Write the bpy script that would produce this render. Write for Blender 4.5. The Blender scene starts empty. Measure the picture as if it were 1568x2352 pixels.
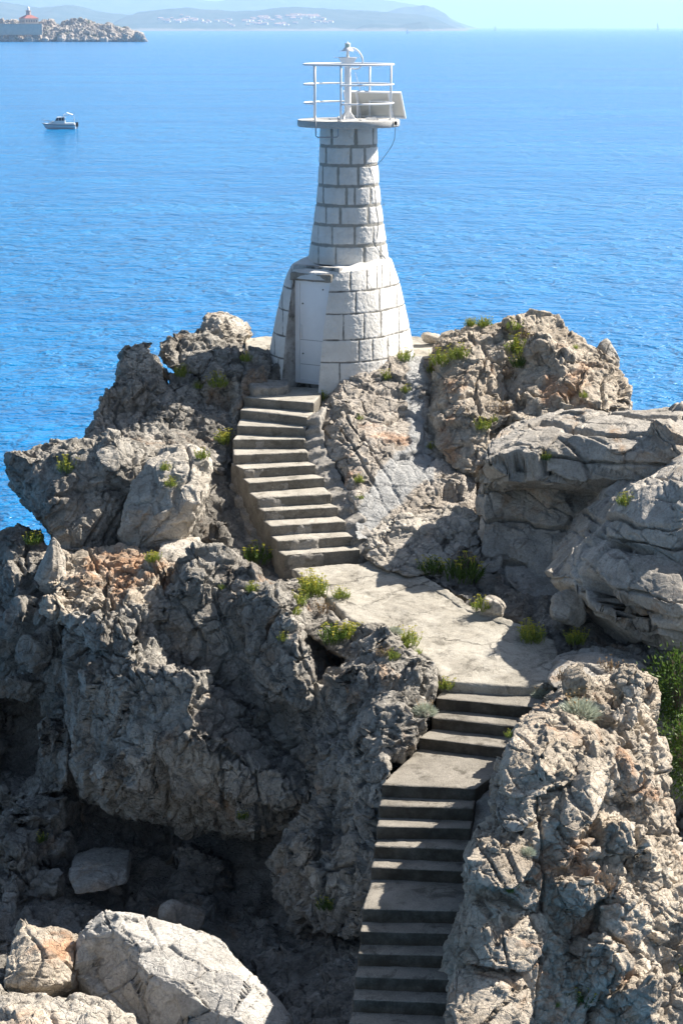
import bpy, bmesh, math, random
import numpy as np
from mathutils import Vector, Matrix
from mathutils.geometry import delaunay_2d_cdt
R = math.radians
random.seed(7)
scene = bpy.context.scene
col = scene.collection

# ------------------------------------------------------------------ camera
CAM_Z = 17.2                      # metres above the sea
PITCH = math.atan(0.2479)         # looking down
FPX = 4500.0                      # focal length in units of a 1568 x 2352 picture
cam_d = bpy.data.cameras.new('camera')
cam = bpy.data.objects.new('camera', cam_d)
col.objects.link(cam)
cam.location = (0, 0, CAM_Z)
cam.rotation_euler = (math.pi / 2 - PITCH, 0, 0)
cam_d.sensor_fit = 'VERTICAL'
cam_d.sensor_height = 24.0
cam_d.lens = FPX / 2352.0 * 24.0
cam_d.clip_start = 0.5
cam_d.clip_end = 80000
scene.camera = cam

# ------------------------------------------------------------------ world, sun, exposure
SUN_EL, SUN_AZ = R(43), R(62)     # azimuth from +Y towards +X
w = bpy.data.worlds.new('World')
scene.world = w
w.use_nodes = True
nt = w.node_tree
bg = nt.nodes['Background']
sky = nt.nodes.new('ShaderNodeTexSky')
sky.sky_type = 'NISHITA'
sky.sun_disc = False
sky.sun_elevation = SUN_EL
sky.sun_rotation = SUN_AZ
sky.air_density = 1.0
sky.dust_density = 1.6
sky.ozone_density = 1.0
nt.links.new(sky.outputs['Color'], bg.inputs['Color'])
bg.inputs["Strength"].default_value = 0.05
sl = bpy.data.lights.new('sun', 'SUN')
sl.energy = 5.0
sl.angle = R(0.53)
sl.color = (1.0, 0.93, 0.83)
so = bpy.data.objects.new('sun', sl)
col.objects.link(so)
sdir = Vector((math.sin(SUN_AZ) * math.cos(SUN_EL), math.cos(SUN_AZ) * math.cos(SUN_EL), math.sin(SUN_EL)))
so.rotation_euler = sdir.to_track_quat('Z', 'Y').to_euler()
so.location = (20, 20, 40)
scene.view_settings.view_transform = 'Standard'
scene.view_settings.look = 'None'
scene.view_settings.gamma = 1.0
scene.view_settings.use_curve_mapping = False
scene.view_settings.exposure = 1.3
scene.cycles.use_denoising = True
scene.cycles.denoiser = 'OPENIMAGEDENOISE'
scene.cycles.max_bounces = 6
scene.cycles.diffuse_bounces = 3
scene.cycles.glossy_bounces = 3
scene.cycles.transmission_bounces = 4
scene.cycles.volume_bounces = 1
scene.cycles.sample_clamp_indirect = 6
scene.cycles.sample_clamp_direct = 5

# ------------------------------------------------------------------ helpers
CP, SP = math.cos(PITCH), math.sin(PITCH)

def ray(u, v):
    a, b = (u - 784.0) / FPX, -(v - 1176.0) / FPX
    return Vector((a, CP + b * SP, -SP + b * CP))      # camera looks along +Y, tipped down

def P(u, v, Y):
    d = ray(u, v)
    t = Y / d.y
    return Vector((d.x * t, Y, CAM_Z + d.z * t))

def PZ(u, v, z):
    d = ray(u, v)
    t = (z - CAM_Z) / d.z
    return Vector((d.x * t, d.y * t, z))

def S(u, v, Y):                    # the same from full-size photograph pixels
    return P(u / 1.7417, v / 1.7417, Y)

def SZ(u, v, z):
    return PZ(u / 1.7417, v / 1.7417, z)

def tag(o, label=None, cat=None, group=None, kind=None):
    if label: o['label'] = label
    if cat: o['category'] = cat
    if group: o['group'] = group
    if kind: o['kind'] = kind
    return o

def empty(name, loc, rz=0.0, label=None, cat=None, group=None):
    o = bpy.data.objects.new(name, None)
    col.objects.link(o)
    o.location = loc
    o.rotation_euler = (0, 0, rz)
    o.empty_display_size = 0.2
    return tag(o, label, cat, group)

def mesh_obj(name, verts, faces, mat, parent=None, smooth=False, origin=None):
    me = bpy.data.meshes.new(name)
    vs = [Vector(p) for p in verts]
    if origin is not None:
        og = Vector(origin)
        vs = [p - og for p in vs]
    me.from_pydata([tuple(p) for p in vs], [], faces)
    me.materials.append(mat)
    if smooth:
        me.polygons.foreach_set('use_smooth', [True] * len(me.polygons))
    me.update()
    o = bpy.data.objects.new(name, me)
    col.objects.link(o)
    if parent is not None:
        o.parent = parent
    elif origin is not None:
        o.location = origin
    return o

class MB:
    """collects shapes into one mesh"""
    def __init__(s):
        s.v, s.f = [], []
    def add(s, vs, fs):
        n = len(s.v)
        s.v += [tuple(p) for p in vs]
        s.f += [tuple(i + n for i in f) for f in fs]
    def box(s, c, h, M=None):
        vs = []
        for x in (-1, 1):
            for y in (-1, 1):
                for z in (-1, 1):
                    p = Vector((x * h[0], y * h[1], z * h[2]))
                    if M is not None: p = M @ p
                    vs.append(p + Vector(c))
        s.add(vs, [(0, 1, 3, 2), (4, 6, 7, 5), (0, 4, 5, 1), (2, 3, 7, 6), (0, 2, 6, 4), (1, 5, 7, 3)])
    def tube(s, pts, r, n=8, closed=False, cap=True):
        pts = [Vector(p) for p in pts]
        rr = r if isinstance(r, (list, tuple)) else [r] * len(pts)
        m = len(pts)
        up = None
        rings = []
        for i, p in enumerate(pts):
            a = pts[(i - 1) % m] if (closed or i) else p
            b = pts[(i + 1) % m] if (closed or i < m - 1) else p
            t = (b - a).normalized()
            if up is None:
                up = Vector((0, 0, 1)) if abs(t.z) < 0.9 else Vector((1, 0, 0))
            x = t.cross(up).normalized()
            up = x.cross(t).normalized()
            rings.append([p + (x * math.cos(2 * math.pi * k / n) + up * math.sin(2 * math.pi * k / n)) * rr[i] for k in range(n)])
        vs = [q for g in rings for q in g]
        fs = []
        for i in range(m if closed else m - 1):
            j = (i + 1) % m
            for k in range(n):
                l = (k + 1) % n
                fs.append((i * n + k, i * n + l, j * n + l, j * n + k))
        if cap and not closed:
            fs.append(tuple(range(n - 1, -1, -1)))
            fs.append(tuple((m - 1) * n + k for k in range(n)))
        s.add(vs, fs)
    def lathe(s, prof, c=(0, 0, 0), n=48):
        c = Vector(c)
        vs, fs = [], []
        for r, z in prof:
            for k in range(n):
                a = 2 * math.pi * k / n
                vs.append(c + Vector((r * math.cos(a), r * math.sin(a), z)))
        for i in range(len(prof) - 1):
            for k in range(n):
                l = (k + 1) % n
                fs.append((i * n + k, i * n + l, (i + 1) * n + l, (i + 1) * n + k))
        fs.append(tuple(range(n - 1, -1, -1)))
        fs.append(tuple((len(prof) - 1) * n + k for k in range(n)))
        s.add(vs, fs)
    def prism(s, poly, z0, z1):
        n = len(poly)
        z0s = z0 if isinstance(z0, (list, tuple)) else [z0] * n
        z1s = z1 if isinstance(z1, (list, tuple)) else [z1] * n
        vs = [(p[0], p[1], z0s[i]) for i, p in enumerate(poly)] + [(p[0], p[1], z1s[i]) for i, p in enumerate(poly)]
        fs = [tuple(range(n - 1, -1, -1)), tuple(range(n, 2 * n))]
        for i in range(n):
            j = (i + 1) % n
            fs.append((i, j, n + j, n + i))
        s.add(vs, fs)
    def build(s, name, mat, parent=None, smooth=False, origin=None):
        return mesh_obj(name, s.v, s.f, mat, parent, smooth, origin)

def smooth_by_angle(o, deg=35):
    me = o.data
    me.polygons.foreach_set('use_smooth', [True] * len(me.polygons))
    bm = bmesh.new(); bm.from_mesh(me)
    for e in bm.edges:
        if len(e.link_faces) == 2 and e.calc_face_angle(0) > R(deg):
            e.smooth = False
    bm.to_mesh(me); bm.free()

# ------------------------------------------------------------------ numpy noise
def _hash(ix, iy, iz, seed):
    h = (ix.astype(np.uint32) * np.uint32(374761393) + iy.astype(np.uint32) * np.uint32(668265263)
         + iz.astype(np.uint32) * np.uint32(2246822519) + np.uint32((seed * 3266489917) & 0xffffffff))
    h ^= h >> np.uint32(15); h *= np.uint32(2246822519)
    h ^= h >> np.uint32(13); h *= np.uint32(3266489917)
    h ^= h >> np.uint32(16)
    return h

def _u(h):
    return (h & np.uint32(0xffff)).astype(np.float32) / 65535.0

def vnoise(p, seed=0):
    i = np.floor(p).astype(np.int64)
    f = (p - i).astype(np.float32)
    f = f * f * f * (f * (f * 6 - 15) + 10)
    i = i.astype(np.int32)
    out = 0
    for dx in (0, 1):
        wx = f[:, 0] if dx else 1 - f[:, 0]
        for dy in (0, 1):
            wy = wx * (f[:, 1] if dy else 1 - f[:, 1])
            for dz in (0, 1):
                ww = wy * (f[:, 2] if dz else 1 - f[:, 2])
                out = out + ww * _u(_hash(i[:, 0] + dx, i[:, 1] + dy, i[:, 2] + dz, seed))
    return out * 2 - 1

def fbm(p, oct=4, seed=0, gain=0.5, ridged=False):
    a, s, out, tot = 1.0, 1.0, 0, 0
    for k in range(oct):
        n = vnoise(p * s + 17.3 * k, seed + k)
        if ridged: n = 1 - 2 * np.abs(n)
        out = out + a * n
        tot += a
        a *= gain; s *= 2.03
    return out / tot

def worley(p, seed=0):
    """F1, F2, hash of the nearest cell, offset to its point"""
    i = np.floor(p).astype(np.int32)
    n = len(p)
    f1 = np.full(n, 9e9, np.float32); f2 = f1.copy()
    hid = np.zeros(n, np.uint32)
    off = np.zeros((n, 3), np.float32)
    for dx in (-1, 0, 1):
        for dy in (-1, 0, 1):
            for dz in (-1, 0, 1):
                cx, cy, cz = i[:, 0] + dx, i[:, 1] + dy, i[:, 2] + dz
                h = _hash(cx, cy, cz, seed)
                ox = p[:, 0] - (cx + _u(h))
                oy = p[:, 1] - (cy + _u(h * np.uint32(747796405) + np.uint32(77)))
                oz = p[:, 2] - (cz + _u(h * np.uint32(2891336453) + np.uint32(991)))
                d = (ox * ox + oy * oy + oz * oz).astype(np.float32)
                m = d < f1
                f2 = np.where(m, f1, np.minimum(f2, d))
                f1 = np.where(m, d, f1)
                hid = np.where(m, h, hid)
                off[:, 0] = np.where(m, ox, off[:, 0])
                off[:, 1] = np.where(m, oy, off[:, 1])
                off[:, 2] = np.where(m, oz, off[:, 2])
    return np.sqrt(f1), np.sqrt(f2), hid, off

def sstep(a, b, x):
    t = np.clip((x - a) / (b - a), 0, 1)
    return t * t * (3 - 2 * t)

# ------------------------------------------------------------------ materials
def new_mat(name):
    m = bpy.data.materials.new(name)
    m.use_nodes = True
    n = m.node_tree
    b = n.nodes['Principled BSDF']
    return m, n, b

def N(n, kind, **kw):
    x = n.nodes.new(kind)
    for k, v in kw.items():
        if k.startswith('i_'):
            x.inputs[k[2:].replace('_', ' ')].default_value = v
        else:
            setattr(x, k, v)
    return x

def mixc(n, fac, a, b, mode='MIX'):
    x = n.nodes.new('ShaderNodeMix')
    x.data_type = 'RGBA'
    x.blend_type = mode
    x.clamp_factor = True
    def setin(i, val):
        if isinstance(val, bpy.types.NodeSocket): n.links.new(val, x.inputs[i])
        elif isinstance(val, (int, float)): x.inputs[i].default_value = val
        else: x.inputs[i].default_value = (*val, 1)
    setin(0, fac); setin(6, a); setin(7, b)
    return x.outputs[2]

def ramp(n, src, a, b, lo=0.0, hi=1.0):
    x = n.nodes.new('ShaderNodeMapRange')
    x.inputs[1].default_value = a; x.inputs[2].default_value = b
    x.inputs[3].default_value = lo; x.inputs[4].default_value = hi
    n.links.new(src, x.inputs[0])
    return x.outputs[0]

def noise(n, vec, scale, detail=6, rough=0.6, dist=0.0):
    x = N(n, 'ShaderNodeTexNoise', i_Scale=scale, i_Detail=detail, i_Roughness=rough, i_Distortion=dist)
    if vec is not None: n.links.new(vec, x.inputs['Vector'])
    return x.outputs['Fac']

def math_n(n, op, a, b=None):
    x = n.nodes.new('ShaderNodeMath'); x.operation = op
    for i, s in enumerate((a, b)):
        if s is None: continue
        if isinstance(s, (int, float)): x.inputs[i].default_value = s
        else: n.links.new(s, x.inputs[i])
    return x.outputs[0]

def rock_mat(name, dark, light, warm=(0.40, 0.25, 0.15), warm_at=0.62, stain=0.5, stain_at=0.56, bump=0.02, seed=0.0, cement=False, crack=1.0):
    m, n, b = new_mat(name)
    g = N(n, 'ShaderNodeNewGeometry')
    mp = N(n, 'ShaderNodeMapping'); n.links.new(g.outputs['Position'], mp.inputs[0])
    mp.inputs['Location'].default_value = (seed * 3.1, seed * 1.7, seed * 2.3)
    v = mp.outputs[0]
    c = mixc(n, ramp(n, noise(n, v, 1.3, 5, 0.6), 0.35, 0.65), dark, light)
    w1 = ramp(n, noise(n, v, 0.75, 6, 0.65, 0.6), warm_at, warm_at + 0.10)
    c = mixc(n, math_n(n, 'MULTIPLY', w1, 0.75), c, warm)
    # dark lichen with a ragged outline
    l1 = ramp(n, noise(n, v, 2.6, 9, 0.72, 0.3), stain_at, stain_at + 0.07)
    c = mixc(n, math_n(n, 'MULTIPLY', l1, stain), c, (0.055, 0.052, 0.048))
    # pale lichen and fresh chips
    l2 = ramp(n, noise(n, v, 9.0, 8, 0.75), 0.58, 0.66)
    c = mixc(n, math_n(n, 'MULTIPLY', l2, 0.5), c, (0.52, 0.50, 0.46))
    f = ramp(n, noise(n, v, 26.0, 6, 0.7), 0.25, 0.75, 0.62, 1.3)
    tn = N(n, 'ShaderNodeAttribute', attribute_name='tone')
    f = math_n(n, 'MULTIPLY', f, ramp(n, tn.outputs['Fac'], 0.0, 1.0, 0.70, 1.30))
    x = N(n, 'ShaderNodeVectorMath', operation='SCALE')
    n.links.new(c, x.inputs[0]); n.links.new(f, x.inputs['Scale'])
    c = x.outputs[0]
    h1 = noise(n, v, 12.0, 10, 0.72)
    wv = N(n, 'ShaderNodeVectorMath', operation='ADD'); n.links.new(v, wv.inputs[0])
    nw = N(n, 'ShaderNodeTexNoise', i_Scale=5.0, i_Detail=4.0); n.links.new(v, nw.inputs['Vector'])
    sw = N(n, 'ShaderNodeVectorMath', operation='SCALE'); sw.inputs['Scale'].default_value = 0.22
    n.links.new(nw.outputs['Color'], sw.inputs[0]); n.links.new(sw.outputs[0], wv.inputs[1])
    h = h1
    for sc, amp, ww in ((3.7, 0.40, 0.035), (11.0, 0.16, 0.06)):
        vo = N(n, 'ShaderNodeTexVoronoi', feature='DISTANCE_TO_EDGE', i_Scale=sc); n.links.new(wv.outputs[0], vo.inputs['Vector'])
        h = math_n(n, 'ADD', h, ramp(n, vo.outputs['Distance'], 0.0, ww, 0.0, amp * crack))
    if cement:
        at = N(n, 'ShaderNodeAttribute', attribute_name='cement')
        cc = mixc(n, ramp(n, noise(n, v, 5.0, 7, 0.7), 0.3, 0.7), (0.31, 0.31, 0.305), (0.43, 0.43, 0.42))
        c = mixc(n, at.outputs['Fac'], c, cc)
    bp = N(n, 'ShaderNodeBump', i_Strength=1.0, i_Distance=bump * 2.2)
    n.links.new(h, bp.inputs['Height'])
    n.links.new(c, b.inputs['Base Color'])
    n.links.new(bp.outputs[0], b.inputs['Normal'])
    b.inputs['Roughness'].default_value = 0.92
    b.inputs['Specular IOR Level'].default_value = 0.2
    return m

def plain_mat(name, c, rough=0.5, metal=0.0, var=0.12, scale=8.0, spec=0.4):
    m, n, b = new_mat(name)
    g = N(n, 'ShaderNodeNewGeometry')
    f = noise(n, g.outputs['Position'], scale, 6, 0.65)
    cc = mixc(n, ramp(n, f, 0.3, 0.7), tuple(k * (1 - var) for k in c), tuple(min(1, k * (1 + var)) for k in c))
    n.links.new(cc, b.inputs['Base Color'])
    b.inputs['Roughness'].default_value = rough
    b.inputs['Metallic'].default_value = metal
    b.inputs['Specular IOR Level'].default_value = spec
    return m

def concrete_mat(name, lightc, darkc, grime=0.6, riser=False, cracks=0.0, upright_dark=1.0):
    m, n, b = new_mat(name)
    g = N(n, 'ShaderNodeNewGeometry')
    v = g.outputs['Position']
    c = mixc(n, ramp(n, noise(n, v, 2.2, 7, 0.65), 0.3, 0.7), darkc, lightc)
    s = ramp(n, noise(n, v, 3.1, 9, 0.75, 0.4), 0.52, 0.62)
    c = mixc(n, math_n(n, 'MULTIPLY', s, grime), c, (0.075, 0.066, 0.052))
    # aggregate speckle
    vo = N(n, 'ShaderNodeTexVoronoi', i_Scale=70.0); n.links.new(v, vo.inputs['Vector'])
    sp = ramp(n, noise(n, v, 60.0, 4, 0.7), 0.35, 0.7, 0.7, 1.25)
    x = N(n, 'ShaderNodeVectorMath', operation='SCALE')
    n.links.new(c, x.inputs[0]); n.links.new(sp, x.inputs['Scale'])
    c = x.outputs[0]
    if riser:   # near-black tone mixed into upright faces, kept off the treads
        at = N(n, 'ShaderNodeAttribute', attribute_name='upright_dark')
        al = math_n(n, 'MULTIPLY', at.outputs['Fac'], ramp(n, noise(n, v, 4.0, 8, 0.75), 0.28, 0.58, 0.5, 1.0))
        c = mixc(n, math_n(n, 'MULTIPLY', al, upright_dark), c, (0.045, 0.038, 0.028))
    bp = N(n, 'ShaderNodeBump', i_Strength=0.8, i_Distance=0.012)
    h = math_n(n, 'ADD', noise(n, v, 30.0, 8, 0.7), math_n(n, 'MULTIPLY', vo.outputs['Distance'], 0.4))
    if cracks:
        nw = N(n, 'ShaderNodeTexNoise', i_Scale=2.5, i_Detail=6.0, i_Roughness=0.7); n.links.new(v, nw.inputs['Vector'])
        sw = N(n, 'ShaderNodeVectorMath', operation='SCALE'); sw.inputs['Scale'].default_value = 0.55; n.links.new(nw.outputs['Color'], sw.inputs[0])
        av = N(n, 'ShaderNodeVectorMath', operation='ADD'); n.links.new(v, av.inputs[0]); n.links.new(sw.outputs[0], av.inputs[1])
        vc = N(n, 'ShaderNodeTexVoronoi', feature='DISTANCE_TO_EDGE', i_Scale=0.75); n.links.new(av.outputs[0], vc.inputs['Vector'])
        ck = math_n(n, 'MULTIPLY', ramp(n, vc.outputs['Distance'], 0.004, 0.016, 1.0, 0.0), ramp(n, noise(n, v, 1.1, 3, 0.6), 0.42, 0.55))
        c = mixc(n, math_n(n, 'MULTIPLY', ck, cracks), c, (0.06, 0.052, 0.042))
        h = math_n(n, 'SUBTRACT', h, math_n(n, 'MULTIPLY', ck, 2.0))
        # thin worn film over coarse grit: patches of lighter skin with a ragged edge
        pt = ramp(n, noise(n, v, 1.6, 9, 0.72, 0.5), 0.50, 0.54)
        c = mixc(n, math_n(n, 'MULTIPLY', pt, 0.30), c, (0.50, 0.47, 0.41))
    n.links.new(h, bp.inputs['Height']); n.links.new(bp.outputs[0], b.inputs['Normal'])
    n.links.new(c, b.inputs['Base Color'])
    b.inputs['Roughness'].default_value = 0.9
    b.inputs['Specular IOR Level'].default_value = 0.25
    return m

def leaf_mat(name, a, bcol, trans=0.35):
    m, n, b = new_mat(name)
    g = N(n, 'ShaderNodeNewGeometry')
    f = noise(n, g.outputs['Position'], 9.0, 4, 0.6)
    f2 = noise(n, g.outputs['Position'], 60.0, 2, 0.6)
    c = mixc(n, ramp(n, math_n(n, 'ADD', math_n(n, 'MULTIPLY', f, 0.6), math_n(n, 'MULTIPLY', f2, 0.4)), 0.35, 0.62), a, bcol)
    n.links.new(c, b.inputs['Base Color'])
    b.inputs['Roughness'].default_value = 0.55
    b.inputs['Specular IOR Level'].default_value = 0.35
    tr = N(n, 'ShaderNodeBsdfTranslucent'); n.links.new(c, tr.inputs['Color'])
    mx = N(n, 'ShaderNodeMixShader'); mx.inputs[0].default_value = trans
    n.links.new(b.outputs[0], mx.inputs[1]); n.links.new(tr.outputs[0], mx.inputs[2])
    n.links.new(mx.outputs[0], n.nodes['Material Output'].inputs['Surface'])
    return m

M = {}
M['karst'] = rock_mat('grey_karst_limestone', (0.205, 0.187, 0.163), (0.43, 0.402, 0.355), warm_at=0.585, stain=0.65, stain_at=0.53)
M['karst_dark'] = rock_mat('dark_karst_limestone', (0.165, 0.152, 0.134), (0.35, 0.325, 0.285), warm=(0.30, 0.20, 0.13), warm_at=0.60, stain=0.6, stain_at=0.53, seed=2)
M['pale'] = rock_mat('pale_limestone', (0.37, 0.335, 0.285), (0.54, 0.495, 0.43), warm=(0.50, 0.36, 0.25), warm_at=0.62, stain=0.35, stain_at=0.60, seed=4)
M['pale_cement'] = rock_mat('pale_limestone_with_cement', (0.34, 0.30, 0.255), (0.50, 0.45, 0.39), warm=(0.52, 0.33, 0.22), warm_at=0.59, stain=0.35, stain_at=0.60, seed=5, cement=True)
M['slab'] = rock_mat('grey_blue_limestone', (0.30, 0.275, 0.24), (0.47, 0.435, 0.385), warm=(0.36, 0.24, 0.15), warm_at=0.565, stain=0.45, stain_at=0.56, bump=0.014, seed=6, crack=.45)
M['white'] = rock_mat('white_limestone', (0.36, 0.34, 0.31), (0.49, 0.47, 0.435), warm=(0.50, 0.38, 0.27), warm_at=0.64, stain=0.4, stain_at=0.59, bump=0.014, seed=8, crack=.7)
M['warm'] = rock_mat('warm_breccia', (0.36, 0.305, 0.24), (0.56, 0.49, 0.40), warm=(0.44, 0.24, 0.13), warm_at=0.55, stain=0.4, stain_at=0.57, seed=9)
M['cave'] = rock_mat('cave_rock', (0.075, 0.066, 0.056), (0.20, 0.18, 0.155), warm=(0.16, 0.09, 0.05), warm_at=0.64, stain=0.55, stain_at=0.54, seed=11)
M['concrete'] = concrete_mat('worn_concrete_steps', (0.46, 0.43, 0.375), (0.29, 0.268, 0.225), 0.5, riser=True, upright_dark=0.62)
M['concrete_shade'] = concrete_mat('shade_toned_concrete_steps', (0.31, 0.285, 0.245), (0.17, 0.155, 0.13), 0.75, riser=True)  # step concrete darkened in colour to stand for the lower flight's shadow
M['path'] = concrete_mat('walkway_concrete', (0.42, 0.39, 0.33), (0.26, 0.238, 0.198), 0.6, cracks=0.7)
M['render'] = concrete_mat('cement_render', (0.38, 0.355, 0.32), (0.23, 0.212, 0.185), 0.5)
M['slab_concrete'] = concrete_mat('gallery_concrete', (0.55, 0.54, 0.51), (0.42, 0.41, 0.39), 0.15)
M['white_metal'] = plain_mat('white_painted_metal', (0.80, 0.80, 0.80), 0.4, 0.0, 0.04)
M['white_door'] = plain_mat('white_painted_door', (0.82, 0.83, 0.85), 0.45, 0.0, 0.05, 3.0)
M['dark_metal'] = plain_mat('dark_metal', (0.06, 0.06, 0.065), 0.5, 0.3)
M['grey_metal'] = plain_mat('galvanised_metal', (0.30, 0.31, 0.33), 0.5, 0.6)
M['black'] = plain_mat('black_plastic', (0.02, 0.02, 0.02), 0.5)
M['cable'] = plain_mat('grey_cable', (0.16, 0.17, 0.18), 0.6)
M['lens'] = plain_mat('lamp_lens', (0.62, 0.70, 0.60), 0.15, 0.0, 0.1, 30)
M['panel_back'] = plain_mat('solar_panel_back', (0.66, 0.64, 0.58), 0.6, 0.0, 0.06, 5)
M['panel_cells'] = plain_mat('solar_cells', (0.01, 0.015, 0.05), 0.15, 0.0, 0.2, 30)
M['leaf'] = leaf_mat('samphire_leaf', (0.13, 0.20, 0.035), (0.33, 0.38, 0.07))
M['leaf_dark'] = leaf_mat('shrub_leaf', (0.035, 0.075, 0.012), (0.12, 0.20, 0.03))
M['umbel'] = leaf_mat('yellow_green_flower', (0.36, 0.36, 0.03), (0.55, 0.50, 0.06), 0.3)
M['silver'] = leaf_mat('silver_leaf', (0.30, 0.34, 0.26), (0.52, 0.55, 0.45), 0.2)
M['twig'] = plain_mat('dry_twig', (0.20, 0.15, 0.10), 0.8)
M['dry'] = plain_mat('dry_flower', (0.30, 0.20, 0.09), 0.8)

# ------------------------------------------------------------------ sea
def build_sea():
    m, n, b = new_mat('sea_water')
    g = N(n, 'ShaderNodeNewGeometry')
    mp = N(n, 'ShaderNodeMapping'); n.links.new(g.outputs['Position'], mp.inputs[0])
    mp.inputs['Rotation'].default_value = (0, 0, R(-12))
    mp.inputs['Scale'].default_value = (0.85, 1.0, 1.0)
    v = mp.outputs[0]
    # wind lanes: broad bands of rougher and smoother water
    mpl = N(n, 'ShaderNodeMapping'); n.links.new(g.outputs['Position'], mpl.inputs[0])
    mpl.inputs['Rotation'].default_value = (0, 0, R(14))
    mpl.inputs['Scale'].default_value = (0.0035, 0.02, 1.0)
    lane = ramp(n, noise(n, mpl.outputs[0], 1.0, 6, 0.62, 0.4), 0.3, 0.7)
    h1 = noise(n, v, 0.16, 2, 0.5)
    h2 = noise(n, v, 0.55, 3, 0.55, 0.5)
    h3 = noise(n, v, 1.7, 4, 0.6, 0.4)
    h = math_n(n, 'ADD', math_n(n, 'MULTIPLY', h1, 1.0), math_n(n, 'MULTIPLY', h2, 0.9))
    h = math_n(n, 'ADD', h, math_n(n, 'MULTIPLY', h3, 0.42))
    bp = N(n, 'ShaderNodeBump', i_Distance=1.5)
    n.links.new(h, bp.inputs['Height'])
    n.links.new(ramp(n, lane, 0, 1, 0.5, 1.0), bp.inputs['Strength'])
    n.links.new(bp.outputs[0], b.inputs['Normal'])
    mpc = N(n, 'ShaderNodeMapping'); n.links.new(g.outputs['Position'], mpc.inputs[0])
    mpc.inputs['Rotation'].default_value = (0, 0, R(-6)); mpc.inputs['Scale'].default_value = (0.03, 0.14, 1.0)
    gust = ramp(n, noise(n, mpc.outputs[0], 1.0, 5, 0.65, 0.3), 0.32, 0.68)
    c = mixc(n, math_n(n, 'ADD', math_n(n, 'MULTIPLY', lane, 0.55), math_n(n, 'MULTIPLY', gust, 0.45)), (0.001, 0.100, 0.30), (0.003, 0.215, 0.50))
    n.links.new(c, b.inputs['Base Color'])
    b.inputs['Roughness'].default_value = 0.15
    b.inputs['IOR'].default_value = 1.333
    b.inputs['Specular IOR Level'].default_value = 0.28
    v_ = [(-26000, -60, 0), (26000, -60, 0), (26000, 30000, 0), (-26000, 30000, 0)]
    o = mesh_obj('sea', v_, [(0, 1, 2, 3)], m)
    tag(o, 'deep blue rippled sea stretching to the hazy horizon', 'sea', kind='structure')
build_sea()

# ------------------------------------------------------------------ rock builder
CDT_EPS = 1e-6

def sheet_solid(mb, outline, inner=(), T=2.0, drop=0.5, shift=0.0):
    """a rock body: its visible face is a relief through measured points (u, v, distance), its back lies T metres behind"""
    pts = list(outline) + list(inner)
    v2 = [Vector((p[0], p[1])) for p in pts]
    r = delaunay_2d_cdt(v2, [], [list(range(len(outline)))], 1, CDT_EPS)
    ov, of, orig = r[0], r[2], r[3]
    front = []
    for k, q in enumerate(ov):
        if orig[k]:
            front.append(P(*pts[orig[k][0]]))
        else:
            d = sorted(((q - v2[j]).length, j) for j in range(len(pts)))[:2]
            Y = (pts[d[0][1]][2] + pts[d[1][1]][2]) / 2
            front.append(P(q.x, q.y, Y))
    n = len(front)
    back = [p + Vector((shift * T, T, -drop * T)) for p in front]
    fs = [tuple(f) for f in of] + [tuple(i + n for i in reversed(f)) for f in of]
    ed = {}
    for f in of:
        for a, b_ in zip(f, list(f[1:]) + [f[0]]):
            ed[(a, b_)] = 1
    for (a, b_) in ed:
        if (b_, a) not in ed:
            fs.append((b_, a, a + n, b_ + n))
    mb.add(front + back, fs)

def blob(mb, c, rad, rng, cuts=7, sub=3, box=0.6, rot=None):
    """a boulder-shaped lump with a few flat broken sides"""
    bm = bmesh.new()
    bmesh.ops.create_icosphere(bm, subdivisions=sub, radius=1.0)
    rot = rot or (rng.uniform(-.4, .4), rng.uniform(-.4, .4), rng.uniform(0, 6.28))
    Mx = Matrix.Rotation(rot[2], 3, 'Z') @ Matrix.Rotation(rot[1], 3, 'Y') @ Matrix.Rotation(rot[0], 3, 'X')
    planes = []
    for k in range(cuts):
        d = Vector((rng.gauss(0, 1), rng.gauss(0, 1), rng.gauss(0, 1))).normalized()
        planes.append((d, rng.uniform(0.5, 0.82)))
    vs = []
    for v in bm.verts:
        p = Vector([math.copysign(abs(a) ** box, a) for a in v.co])
        for d, h in planes:
            t = p.dot(d) - h
            if t > 0: p = p - d * t
        p = Vector((p.x * rad[0], p.y * rad[1], p.z * rad[2]))
        vs.append(Mx @ p + Vector(c))
    fs = [tuple(x.index for x in f.verts) for f in bm.faces]
    bm.free()
    mb.add(vs, fs)

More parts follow.
